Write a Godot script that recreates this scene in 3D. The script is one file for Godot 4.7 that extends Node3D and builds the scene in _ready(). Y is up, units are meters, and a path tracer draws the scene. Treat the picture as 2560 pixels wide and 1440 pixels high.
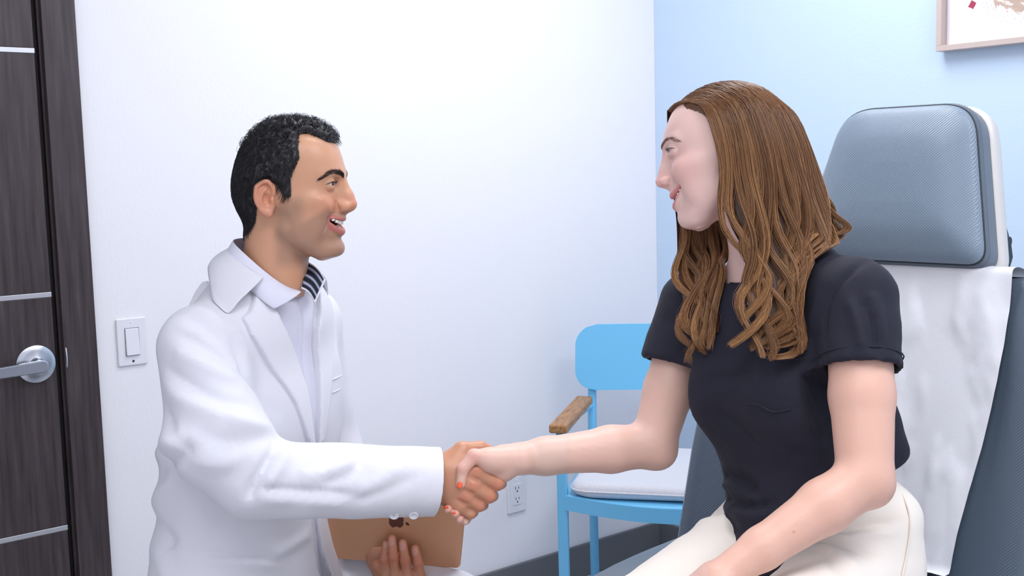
extends Node3D
# A doctor and a patient shaking hands in an exam room.

var sky_mat: ProceduralSkyMaterial
var mats := {}
const ROOM_O := Vector3(0.498, 0.0, -3.820)          # the corner between the white and the blue wall, on the floor
var ROOM_B := Basis(Vector3(0.618, 0, 0.786).normalized(), Vector3.UP, Vector3(-0.786, 0, 0.618).normalized())
const CEIL := 2.60
const ROOM_L := 3.75

func _ready() -> void:
	var cam := Camera3D.new()
	cam.name = "camera"
	cam.fov = rad_to_deg(2.0 * atan(720.0 / 2800.0))
	cam.position = Vector3(0, 1.35, 0)
	cam.rotation_degrees = Vector3(-6.1, 0, -1.47)
	cam.near = 0.05
	add_child(cam)
	cam.current = true
	var we := WorldEnvironment.new()
	we.name = "environment"
	var env := Environment.new()
	env.background_mode = Environment.BG_COLOR
	env.background_color = Color(0.6, 0.62, 0.66)
	env.tonemap_mode = Environment.TONE_MAPPER_LINEAR
	env.tonemap_exposure = EXPOSURE
	env.sdfgi_enabled = true
	env.ssao_enabled = true
	env.ssil_enabled = true
	we.environment = env
	add_child(we)
	# ceiling light panels: room x, room z, size x, size z, energy, warmth
	light_panel(Vector3(1.00, CEIL, 0.95), Vector2(0.6, 1.2), 0.95, "square-edged light panel in the ceiling above the handshake")
	light_panel(Vector3(2.65, CEIL, 1.30), Vector2(0.6, 1.2), 0.95, "square-edged light panel in the ceiling above the exam chair side")
	light_panel(Vector3(2.30, CEIL, 2.75), Vector2(0.6, 1.2), 0.62, "square-edged light panel in the ceiling near the door side")
	build_room()
	build_fixtures()
	build_blue_chair()
	build_exam_chair()
	build_people()

const EXPOSURE := 1.60
const PANEL_COLOR := Color(0.985, 0.985, 1.0)

func light_panel(at: Vector3, size: Vector2, energy: float, label: String) -> void:
	var t := thing("ceiling_light", label, "ceiling light", room_at(at), ROOM_B, "ceiling light panels")
	var f := MB.new()
	f.rbox(Vector3(size.x + 0.06, 0.03, 0.03), 0.004, Transform3D(Basis(), Vector3(0, 0.0, size.y / 2 + 0.015)))
	f.rbox(Vector3(size.x + 0.06, 0.03, 0.03), 0.004, Transform3D(Basis(), Vector3(0, 0.0, -size.y / 2 - 0.015)))
	f.rbox(Vector3(0.03, 0.03, size.y), 0.004, Transform3D(Basis(), Vector3(size.x / 2 + 0.015, 0.0, 0)))
	f.rbox(Vector3(0.03, 0.03, size.y), 0.004, Transform3D(Basis(), Vector3(-size.x / 2 - 0.015, 0.0, 0)))
	part(f.mesh(), "frame", mat("white_plastic"), t)
	var d := MB.new()
	d.rbox(Vector3(size.x, 0.012, size.y), 0.003, Transform3D())
	var m := StandardMaterial3D.new()
	m.albedo_color = Color(0.95, 0.95, 0.97)
	m.roughness = 0.5
	m.emission_enabled = true
	m.emission = PANEL_COLOR
	m.emission_energy_multiplier = 2.0
	part(d.mesh(), "diffuser", m, t)
	var l := AreaLight3D.new()
	l.name = "panel_lamp"
	l.area_size = size
	l.area_normalize_energy = true
	l.light_energy = energy
	l.light_color = PANEL_COLOR
	l.area_range = 9.0
	l.area_attenuation = 2.0
	l.shadow_enabled = true
	l.transform = Transform3D(Basis(Vector3.RIGHT, Vector3(0, 0, 1), Vector3(0, 1, 0)) , Vector3(0, -0.02, 0))
	t.add_child(l, true)

# ---------------------------------------------------------------- helpers
func room_at(p: Vector3) -> Vector3:
	return ROOM_O + ROOM_B * p

func thing(called: String, label: String, category: String, at := Vector3.ZERO, basis := Basis(), group := "") -> Node3D:
	var o := Node3D.new()
	o.name = numbered(called)
	o.transform = Transform3D(basis, at)
	o.set_meta("label", label)
	o.set_meta("category", category)
	if group:
		o.set_meta("group", group)
	add_child(o)
	return o

func numbered(called: String) -> String:
	if not has_node(called):
		return called
	var k := 1
	while has_node("%s_%03d" % [called, k]):
		k += 1
	return "%s_%03d" % [called, k]

func part(m: Mesh, called: String, material: Material, parent: Node, label := "") -> MeshInstance3D:
	var o := MeshInstance3D.new()
	var nm := called
	var k := 1
	while parent.has_node(nm):
		nm = "%s_%03d" % [called, k]
		k += 1
	o.name = nm
	o.mesh = m
	o.material_override = material
	if material and m.get_surface_count() > 0:
		o.material_override = null
		for i in m.get_surface_count():
			o.set_surface_override_material(i, material)
	if label:
		o.set_meta("label", label)
	parent.add_child(o, true)
	return o

func struct(m: Mesh, called: String, material: Material, xf: Transform3D, label: String, category: String) -> MeshInstance3D:
	var o := part(m, called, material, self)
	o.transform = xf
	o.set_meta("kind", "structure")
	o.set_meta("label", label)
	o.set_meta("category", category)
	return o

func rxf(p: Vector3) -> Transform3D:
	return Transform3D(ROOM_B, room_at(p))

func at_(p: Vector3) -> Transform3D:
	return Transform3D(Basis(), p)

func flat_mat(c: Color, rough := 0.6, metal := 0.0) -> StandardMaterial3D:
	var m := StandardMaterial3D.new()
	m.albedo_color = c
	m.roughness = rough
	m.metallic = metal
	return m

func noise_tex(freq: float, w: int, h: int, ramp: Array, seed_ := 1, oct := 4, normal := 0.0) -> NoiseTexture2D:
	var n := FastNoiseLite.new()
	n.noise_type = FastNoiseLite.TYPE_SIMPLEX_SMOOTH
	n.frequency = freq
	n.fractal_octaves = oct
	n.seed = seed_
	var t := NoiseTexture2D.new()
	t.width = w
	t.height = h
	t.seamless = true
	t.noise = n
	if normal > 0.0:
		t.as_normal_map = true
		t.bump_strength = normal
	elif ramp.size() > 0:
		var g := Gradient.new()
		var offs := PackedFloat32Array()
		var cols := PackedColorArray()
		for i in ramp.size():
			offs.append(float(i) / (ramp.size() - 1))
			cols.append(ramp[i])
		g.offsets = offs
		g.colors = cols
		t.color_ramp = g
	return t

func mat(k: String) -> StandardMaterial3D:
	if mats.has(k):
		return mats[k]
	var m := StandardMaterial3D.new()
	match k:
		"white_wall":
			m.albedo_color = Color(0.958, 0.955, 0.972)
			m.roughness = 0.62
			m.heightmap_enabled = true
			m.heightmap_texture = noise_tex(0.06, 256, 256, [], 3, 3)
			m.heightmap_scale = 0.02
			m.uv1_triplanar = true
			m.uv1_scale = Vector3(5, 5, 5)
		"blue_wall":
			m.albedo_color = Color(0.80, 0.885, 0.968)
			m.roughness = 0.6
			m.heightmap_enabled = true
			m.heightmap_texture = noise_tex(0.06, 256, 256, [], 4, 3)
			m.heightmap_scale = 0.02
			m.uv1_triplanar = true
			m.uv1_scale = Vector3(5, 5, 5)
		"ceiling":
			m.albedo_color = Color(0.93, 0.93, 0.94)
			m.roughness = 0.85
		"floor":
			m.albedo_texture = noise_tex(0.05, 512, 512, [Color(0.74, 0.745, 0.76), Color(0.82, 0.825, 0.84), Color(0.86, 0.865, 0.88)], 7, 4)
			m.roughness = 0.45
			m.uv1_triplanar = true
			m.uv1_scale = Vector3(1.2, 1.2, 1.2)
		"baseboard":
			m.albedo_color = Color(0.415, 0.425, 0.44)
			m.roughness = 0.5
		"dark_wood":
			m.albedo_texture = noise_tex(0.02, 512, 512, [Color(0.170, 0.145, 0.155), Color(0.235, 0.20, 0.21), Color(0.275, 0.24, 0.25), Color(0.325, 0.285, 0.295)], 11, 5)
			m.uv1_triplanar = true
			m.uv1_scale = Vector3(6.0, 0.30, 6.0)
			m.roughness = 0.42
			m.heightmap_enabled = true
			m.heightmap_texture = noise_tex(0.09, 512, 512, [], 12, 3)
			m.heightmap_scale = 0.03
		"rubber":
			m.albedo_color = Color(0.09, 0.085, 0.09)
			m.roughness = 0.7
		"aluminium":
			m.albedo_color = Color(0.86, 0.87, 0.89)
			m.metallic = 0.85
			m.roughness = 0.36
		"chrome":
			m.albedo_color = Color(0.80, 0.82, 0.85)
			m.metallic = 1.0
			m.roughness = 0.26
		"white_plastic":
			m.albedo_color = Color(0.93, 0.93, 0.955)
			m.roughness = 0.32
		"slot":
			m.albedo_color = Color(0.10, 0.11, 0.16)
			m.roughness = 0.6
		"blue_metal":
			m.albedo_color = Color(0.45, 0.765, 0.935)
			m.roughness = 0.38
		"oak":
			m.albedo_texture = noise_tex(0.03, 256, 256, [Color(0.50, 0.35, 0.20), Color(0.66, 0.48, 0.30), Color(0.74, 0.56, 0.37)], 15, 5)
			m.uv1_triplanar = true
			m.uv1_scale = Vector3(14.0, 14.0, 1.6)
			m.roughness = 0.45
		"cushion":
			m.albedo_texture = noise_tex(0.12, 256, 256, [Color(0.80, 0.80, 0.83), Color(0.90, 0.90, 0.92)], 17, 3)
			m.uv1_triplanar = true
			m.uv1_scale = Vector3(9, 1.5, 9)
			m.roughness = 0.85
		"vinyl":
			m.albedo_color = Color(0.50, 0.565, 0.63)
			m.roughness = 0.33
			m.heightmap_enabled = true
			m.heightmap_texture = twill_tex()
			m.heightmap_scale = 0.055
			m.uv1_triplanar = true
			m.uv1_triplanar_sharpness = 8.0
			m.uv1_scale = Vector3(22, 22, 22)
		"vinyl_dark":
			m.albedo_color = Color(0.36, 0.415, 0.475)
			m.roughness = 0.34
			m.heightmap_enabled = true
			m.heightmap_texture = twill_tex()
			m.heightmap_scale = 0.055
			m.uv1_triplanar = true
			m.uv1_triplanar_sharpness = 8.0
			m.uv1_scale = Vector3(22, 22, 22)
		"vinyl_plain":
			m.albedo_color = Color(0.385, 0.43, 0.48)
			m.roughness = 0.36
			m.heightmap_enabled = true
			m.heightmap_texture = noise_tex(0.2, 256, 256, [], 5, 2)
			m.heightmap_scale = 0.02
			m.uv1_triplanar = true
			m.uv1_scale = Vector3(6, 6, 6)
		"shell":
			m.albedo_color = Color(0.83, 0.82, 0.81)
			m.roughness = 0.4
		"bracket":
			m.albedo_color = Color(0.13, 0.16, 0.21)
			m.roughness = 0.45
			m.metallic = 0.3
		"paper":
			m.albedo_texture = noise_tex(0.16, 512, 512, [Color(0.845, 0.855, 0.89), Color(0.905, 0.91, 0.935), Color(0.935, 0.94, 0.96)], 21, 4)
			m.uv1_triplanar = true
			m.uv1_scale = Vector3(5, 5, 5)
			m.roughness = 0.75
			m.backlight_enabled = true
			m.backlight = Color(0.12, 0.12, 0.13)
			m.cull_mode = BaseMaterial3D.CULL_DISABLED
		"frame_wood":
			m.albedo_color = Color(0.80, 0.735, 0.71)
			m.roughness = 0.5
		"thread":
			m.albedo_color = Color(0.55, 0.60, 0.64)
			m.roughness = 0.8
		"seam":
			m.albedo_color = Color(0.15, 0.18, 0.215)
			m.roughness = 0.5
	mats[k] = m
	return m

func twill_tex() -> ImageTexture:
	var n := 96
	var im := Image.create(n, n, false, Image.FORMAT_RGB8)
	for y in n:
		for x in n:
			var a := sin(TAU * (x + y) / 12.0) * 0.5 + 0.5
			var b := sin(TAU * (x - y) / 6.0) * 0.5 + 0.5
			var v := clampf(pow(a, 0.8) * 0.8 + b * 0.2, 0.0, 1.0)
			im.set_pixel(x, y, Color(v, v, v))
	return ImageTexture.create_from_image(im)

# Collects vertices, normals, uvs and colours and commits them as one mesh.
class MB:
	var v := PackedVector3Array()
	var n := PackedVector3Array()
	var c := PackedColorArray()
	var idx := PackedInt32Array()
	var col := Color(1, 1, 1)
	var use_col := false

	func quad(a: int, b: int, cc: int, d: int) -> void:
		idx.append_array([a, b, cc, a, cc, d])

	func rbox(size: Vector3, r: float, xf := Transform3D(), fine := 2) -> void:
		var h := size * 0.5
		r = minf(r, minf(h.x, minf(h.y, h.z)) * 0.999)
		var axes := [[0, 1, 2], [1, 2, 0], [2, 0, 1]]
		for ax in axes:
			for s in [-1.0, 1.0]:
				var lu := ticks(h[ax[1]], r, fine)
				var lv := ticks(h[ax[2]], r, fine)
				var base := v.size()
				for q in lv:
					for p in lu:
						var w := Vector3.ZERO
						w[ax[0]] = s * h[ax[0]]
						w[ax[1]] = p
						w[ax[2]] = q
						var core := Vector3(clampf(w.x, -h.x + r, h.x - r), clampf(w.y, -h.y + r, h.y - r), clampf(w.z, -h.z + r, h.z - r))
						var dir := (w - core).normalized()
						v.append(xf * (core + dir * r))
						n.append((xf.basis * dir).normalized())
						c.append(col)
				var nu := lu.size()
				for j in lv.size() - 1:
					for i in nu - 1:
						var a := base + j * nu + i
						quad(a, a + 1, a + nu + 1, a + nu)

	func ticks(h: float, r: float, fine: int) -> Array:
		var out := []
		for i in fine + 1:
			out.append(-h + r * (1.0 - tan((1.0 - float(i) / fine) * PI / 4.0)))
		for i in fine + 1:
			out.append(h - r * (1.0 - tan(float(i) / fine * PI / 4.0)))
		return out

	# rings: arrays of points, all of one length; closed around when ring_closed
	func loft(rings: Array, ring_closed := true, cap_a := false, cap_b := false) -> void:
		var base := v.size()
		var m: int = rings[0].size()
		var k := rings.size()
		for j in k:
			var R = rings[j]
			var Rp = rings[maxi(j - 1, 0)]
			var Rn = rings[mini(j + 1, k - 1)]
			for i in m:
				var ip := i - 1
				var inx := i + 1
				if ring_closed:
					ip = (i + m - 1) % m
					inx = (i + 1) % m
				else:
					ip = maxi(ip, 0)
					inx = mini(inx, m - 1)
				var du: Vector3 = R[inx] - R[ip]
				var dv: Vector3 = Rn[i] - Rp[i]
				var nn := du.cross(dv)
				v.append(R[i])
				n.append(nn.normalized() if nn.length_squared() > 1e-20 else Vector3.UP)
				c.append(col)
		var mm := m if ring_closed else m - 1
		for j in k - 1:
			for i in mm:
				var a := base + j * m + i
				var b := base + j * m + (i + 1) % m
				quad(a, b, b + m, a + m)
		for cap in [0, 1]:
			if (cap == 0 and not cap_a) or (cap == 1 and not cap_b):
				continue
			var R = rings[0 if cap == 0 else k - 1]
			var ctr := Vector3.ZERO
			for p in R:
				ctr += p
			ctr /= m
			var nb := v.size()
			var nn: Vector3 = (R[1] - R[0]).cross(R[m / 2] - R[0]).normalized()
			var other = rings[1 if cap == 0 else k - 2]
			if nn.dot(ctr - other[0]) < 0 and nn.dot(ctr - other[m / 2]) < 0:
				nn = -nn
			elif nn.dot(ctr * 2 - other[0] - other[m / 2]) < 0:
				nn = -nn
			v.append(ctr)
			n.append(nn)
			c.append(col)
			for p in R:
				v.append(p)
				n.append(nn)
				c.append(col)
			for i in m:
				idx.append_array([nb, nb + 1 + i, nb + 1 + (i + 1) % m])

	func tube(path: Array, radii, sides := 10, caps := true, flat := 1.0, up := Vector3.UP) -> void:
		var rings := []
		var k := path.size()
		var prev := up
		for j in k:
			var t: Vector3 = (path[mini(j + 1, k - 1)] - path[maxi(j - 1, 0)]).normalized()
			var s := t.cross(prev)
			if s.length() < 0.05:
				s = t.cross(Vector3(0.3, 0.1, 0.9))
			s = s.normalized()
			var q := s.cross(t).normalized()
			prev = q
			var r: float = radii[j] if radii is Array or radii is PackedFloat32Array else radii
			var ring := PackedVector3Array()
			for i in sides:
				var a := TAU * i / sides
				ring.append(path[j] + s * cos(a) * r + q * sin(a) * r * flat)
			rings.append(ring)
		loft(rings, true, caps, caps)
		orient_from(v.size())

	func orient_from(_x: int) -> void:
		pass

	# revolve (radius, height) pairs about the y axis of xf
	func lathe(profile: Array, sides: int, xf := Transform3D()) -> void:
		var rings := []
		for p in profile:
			var ring := PackedVector3Array()
			for i in sides:
				var a := TAU * i / sides
				ring.append(xf * Vector3(cos(a) * p.x, p.y, sin(a) * p.x))
			rings.append(ring)
		loft(rings, true, profile[0].x > 1e-5, profile[-1].x > 1e-5)

	# flat polygon (xy) given thickness along z, edges chamfered
	func prism(poly: PackedVector2Array, depth: float, bevel: float, xf := Transform3D()) -> void:
		if Geometry2D.is_polygon_clockwise(poly):
			poly.reverse()
		var inner := PackedVector2Array()
		var m := poly.size()
		for i in m:
			var a := poly[(i + m - 1) % m]
			var b := poly[i]
			var d := poly[(i + 1) % m]
			var e1 := (b - a).normalized()
			var e2 := (d - b).normalized()
			var nrm := (Vector2(-e1.y, e1.x) + Vector2(-e2.y, e2.x))
			nrm = nrm / maxf(0.6, nrm.length_squared() / 2.0) if nrm.length() > 1e-6 else Vector2.ZERO
			inner.append(b + nrm * bevel)
		var tri := Geometry2D.triangulate_polygon(inner)
		var h := depth * 0.5
		for s in [-1.0, 1.0]:
			var base := v.size()
			for p in inner:
				v.append(xf * Vector3(p.x, p.y, s * h))
				n.append((xf.basis * Vector3(0, 0, s)).normalized())
				c.append(col)
			for i in range(0, tri.size(), 3):
				idx.append_array([base + tri[i], base + tri[i + 1], base + tri[i + 2]])
		var rows := [[inner, -h], [poly, -h + bevel], [poly, h - bevel], [inner, h]]
		for i in m:
			var j := (i + 1) % m
			for r in 3:
				var pa: Vector3 = xf * Vector3(rows[r][0][i].x, rows[r][0][i].y, rows[r][1])
				var pb: Vector3 = xf * Vector3(rows[r][0][j].x, rows[r][0][j].y, rows[r][1])
				var pc: Vector3 = xf * Vector3(rows[r + 1][0][j].x, rows[r + 1][0][j].y, rows[r + 1][1])
				var pd: Vector3 = xf * Vector3(rows[r + 1][0][i].x, rows[r + 1][0][i].y, rows[r + 1][1])
				var nn := (pb - pa).cross(pc - pa)
				if nn.length() < 1e-14:
					nn = (pc - pa).cross(pd - pa)
				nn = nn.normalized()
				var e := (poly[j] - poly[i])
				var outw := (xf.basis * Vector3(e.y, -e.x, 0))
				if nn.dot(outw) < 0:
					nn = -nn
				var base := v.size()
				for p in [pa, pb, pc, pd]:
					v.append(p)
					n.append(nn)
					c.append(col)
				quad(base, base + 1, base + 2, base + 3)

	func mesh() -> ArrayMesh:
		# front faces run clockwise: turn each triangle to agree with its normals
		var out := PackedInt32Array()
		out.resize(idx.size())
		for i in range(0, idx.size(), 3):
			var a := idx[i]
			var b := idx[i + 1]
			var d := idx[i + 2]
			var g := (v[b] - v[a]).cross(v[d] - v[a])
			out[i] = a
			if g.dot(n[a] + n[b] + n[d]) > 0.0:
				out[i + 1] = d
				out[i + 2] = b
			else:
				out[i + 1] = b
				out[i + 2] = d
		var arr := []
		arr.resize(Mesh.ARRAY_MAX)
		arr[Mesh.ARRAY_VERTEX] = v
		arr[Mesh.ARRAY_NORMAL] = n
		if use_col:
			arr[Mesh.ARRAY_COLOR] = c
		arr[Mesh.ARRAY_INDEX] = out
		var am := ArrayMesh.new()
		am.add_surface_from_arrays(Mesh.PRIMITIVE_TRIANGLES, arr)
		return am

	# loft normals may all point inwards: flip those made since `from` if they do
	func face_out(from: int, ctr: Vector3) -> void:
		var s := 0.0
		for i in range(from, v.size()):
			s += n[i].dot(v[i] - ctr)
		if s < 0.0:
			for i in range(from, v.size()):
				n[i] = -n[i]

func rounded_poly(pts: Array, r, seg := 6) -> PackedVector2Array:
	var out := PackedVector2Array()
	var m := pts.size()
	for i in m:
		var p: Vector2 = pts[i]
		var a: Vector2 = (pts[(i + m - 1) % m] - p)
		var b: Vector2 = (pts[(i + 1) % m] - p)
		var rr: float = r[i] if r is Array else r
		var ha := a.normalized()
		var hb := b.normalized()
		var ang := acos(clampf(ha.dot(hb), -1, 1))
		var t := minf(rr / tan(ang / 2), minf(a.length(), b.length()) * 0.49)
		var p0 := p + ha * t
		var p2 := p + hb * t
		for k in seg + 1:
			var u := float(k) / seg
			out.append(p0.lerp(p, u).lerp(p.lerp(p2, u), u))
	return out

# ---------------------------------------------------------------- the room
func build_room() -> void:
	var L := ROOM_L
	var T := 0.12
	var b := MB.new()
	b.rbox(Vector3(L + 2 * T, 0.1, L + 2 * T), 0.002)
	struct(b.mesh(), "floor", mat("floor"), rxf(Vector3(L / 2, -0.05, L / 2)), "grey vinyl floor of the exam room", "floor")
	b = MB.new()
	b.rbox(Vector3(L + 2 * T, 0.1, L + 2 * T), 0.002)
	struct(b.mesh(), "ceiling", mat("ceiling"), rxf(Vector3(L / 2, CEIL + 0.055, L / 2)), "white ceiling of the exam room", "ceiling")
	# the white wall (room x = 0) has the door's opening from z 1.975 to 2.905
	b = MB.new()
	b.rbox(Vector3(T, CEIL, 1.975 + T), 0.002, at_(Vector3(-T / 2, CEIL / 2, (1.975 - T) / 2)))
	b.rbox(Vector3(T, CEIL, L + T - 2.905), 0.002, at_(Vector3(-T / 2, CEIL / 2, (L + T + 2.905) / 2)))
	b.rbox(Vector3(T, CEIL - 2.12, 0.93), 0.002, at_(Vector3(-T / 2, (CEIL + 2.12) / 2, 2.44)))
	struct(b.mesh(), "wall_left", mat("white_wall"), rxf(Vector3.ZERO), "plain white wall behind the doctor with door and light switch", "wall")
	b = MB.new()
	b.rbox(Vector3(L, CEIL, T), 0.002, at_(Vector3(L / 2, CEIL / 2, -T / 2)))
	struct(b.mesh(), "wall_right", mat("blue_wall"), rxf(Vector3.ZERO), "pale blue wall behind the patient with a framed picture", "wall")
	b = MB.new()
	b.rbox(Vector3(L, CEIL, T), 0.002, at_(Vector3(L / 2, CEIL / 2, L + T / 2)))
	struct(b.mesh(), "wall_back", mat("white_wall"), rxf(Vector3.ZERO), "white wall facing the blue wall, behind the camera", "wall")
	b = MB.new()
	b.rbox(Vector3(T, CEIL, L), 0.002, at_(Vector3(L + T / 2, CEIL / 2, L / 2)))
	struct(b.mesh(), "wall_front", mat("white_wall"), rxf(Vector3.ZERO), "white wall facing the door wall, behind the camera", "wall")
	# baseboards
	b = MB.new()
	b.rbox(Vector3(0.012, 0.11, 1.899), 0.003, at_(Vector3(0.006, 0.055, 0.9495)))
	struct(b.mesh(), "baseboard_left", mat("baseboard"), rxf(Vector3.ZERO), "dark grey baseboard along the foot of the white wall", "baseboard")
	b = MB.new()
	b.rbox(Vector3(L - 0.012, 0.11, 0.012), 0.003, at_(Vector3(L / 2 + 0.006, 0.055, 0.006)))
	struct(b.mesh(), "baseboard_right", mat("baseboard"), rxf(Vector3.ZERO), "dark grey baseboard along the foot of the blue wall", "baseboard")
	# door
	var door := Node3D.new()
	door.name = "door_1"
	door.transform = rxf(Vector3(0, 0, 1.975))
	door.set_meta("kind", "structure")
	door.set_meta("label", "dark espresso wood door with thin aluminium inlay strips and a lever")
	door.set_meta("category", "door")
	add_child(door)
	var dz0 := 0.022
	var strips := [-0.02, 0.532, 1.087, 1.642, 2.11]
	for i in 4:
		b = MB.new()
		var y0: float = maxf(0.008, strips[i] + 0.006)
		var y1: float = minf(2.095, strips[i + 1] - 0.006)
		b.rbox(Vector3(0.042, y1 - y0, 0.886), 0.0015, at_(Vector3(-0.012, (y0 + y1) / 2, dz0 + 0.443)))
		part(b.mesh(), "panel", mat("dark_wood"), door)
	for i in [1, 2, 3]:
		b = MB.new()
		b.rbox(Vector3(0.041, 0.0115, 0.888), 0.001, at_(Vector3(-0.0115, strips[i], dz0 + 0.443)))
		part(b.mesh(), "inlay_strip", mat("aluminium"), door)
	# rose and lever
	var hx := Transform3D(Basis(Vector3(0, 0, 1), Vector3(1, 0, 0), Vector3(0, 1, 0)), Vector3(0.009, 0.930, 0.067))
	b = MB.new()
	b.lathe([Vector2(0.0435, 0.0), Vector2(0.0440, 0.003), Vector2(0.0425, 0.0055), Vector2(0.030, 0.0085), Vector2(0.0175, 0.0105), Vector2(0.0155, 0.0125), Vector2(0.0150, 0.019), Vector2(0.0125, 0.021), Vector2(0.0118, 0.046)], 40, hx)
	b.face_out(0, hx * Vector3(0, 0.004, 0))
	var hn := part(b.mesh(), "handle_rose", mat("chrome"), door)
	b = MB.new()
	var lv := rounded_poly([Vector2(-0.0135, -0.014), Vector2(0.125, -0.017), Vector2(0.125, 0.006), Vector2(-0.0135, 0.014)], [0.013, 0.003, 0.003, 0.013], 6)
	b.prism(lv, 0.015, 0.002, Transform3D(Basis(Vector3(0, 0, 1), Vector3(0, 1, 0), Vector3(-1, 0, 0)), Vector3(0.055, 0.930, 0.067)))
	part(b.mesh(), "lever", mat("chrome"), door)
	hn.set_meta("label", "round brushed metal rose")
	# frame: casing, jamb and stop
	var fr := Node3D.new()
	fr.name = "trim_1"
	fr.transform = rxf(Vector3(0, 0, 1.975))
	fr.set_meta("kind", "structure")
	fr.set_meta("label", "dark espresso wood casing around the door")
	fr.set_meta("category", "door frame")
	add_child(fr)
	b = MB.new()
	b.rbox(Vector3(0.018, 2.19, 0.076), 0.002, at_(Vector3(0.009, 1.095, -0.034)))
	part(b.mesh(), "side_casing", mat("dark_wood"), fr)
	b = MB.new()
	b.rbox(Vector3(0.018, 2.19, 0.070), 0.002, at_(Vector3(0.009, 1.095, 0.967)))
	part(b.mesh(), "side_casing", mat("dark_wood"), fr)
	b = MB.new()
	b.rbox(Vector3(0.018, 0.070, 0.93), 0.002, at_(Vector3(0.009, 2.155, 0.465)))
	part(b.mesh(), "head_casing", mat("dark_wood"), fr)
	b = MB.new()
	b.rbox(Vector3(0.118, 2.12, 0.010), 0.002, at_(Vector3(-0.060, 1.06, 0.004)))
	part(b.mesh(), "jamb", mat("dark_wood"), fr)
	b = MB.new()
	b.rbox(Vector3(0.118, 2.12, 0.010), 0.002, at_(Vector3(-0.060, 1.06, 0.926)))
	part(b.mesh(), "jamb", mat("dark_wood"), fr)
	b = MB.new()
	b.rbox(Vector3(0.02, 2.1, 0.012), 0.003, at_(Vector3(-0.022, 1.05, 0.0145)))
	part(b.mesh(), "door_stop", mat("rubber"), fr)
	b = MB.new()
	var sp := []
	for i in 9:
		var u := i / 8.0
		sp.append(Vector3(0.011 + 0.010 * sin(u * PI), 0.900 + 0.075 * u, 0.0))
	b.tube(sp, 0.0016, 6, true, 1.0, Vector3(0, 0, 1))
	part(b.mesh(), "strike_lip", mat("aluminium"), fr)

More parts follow.
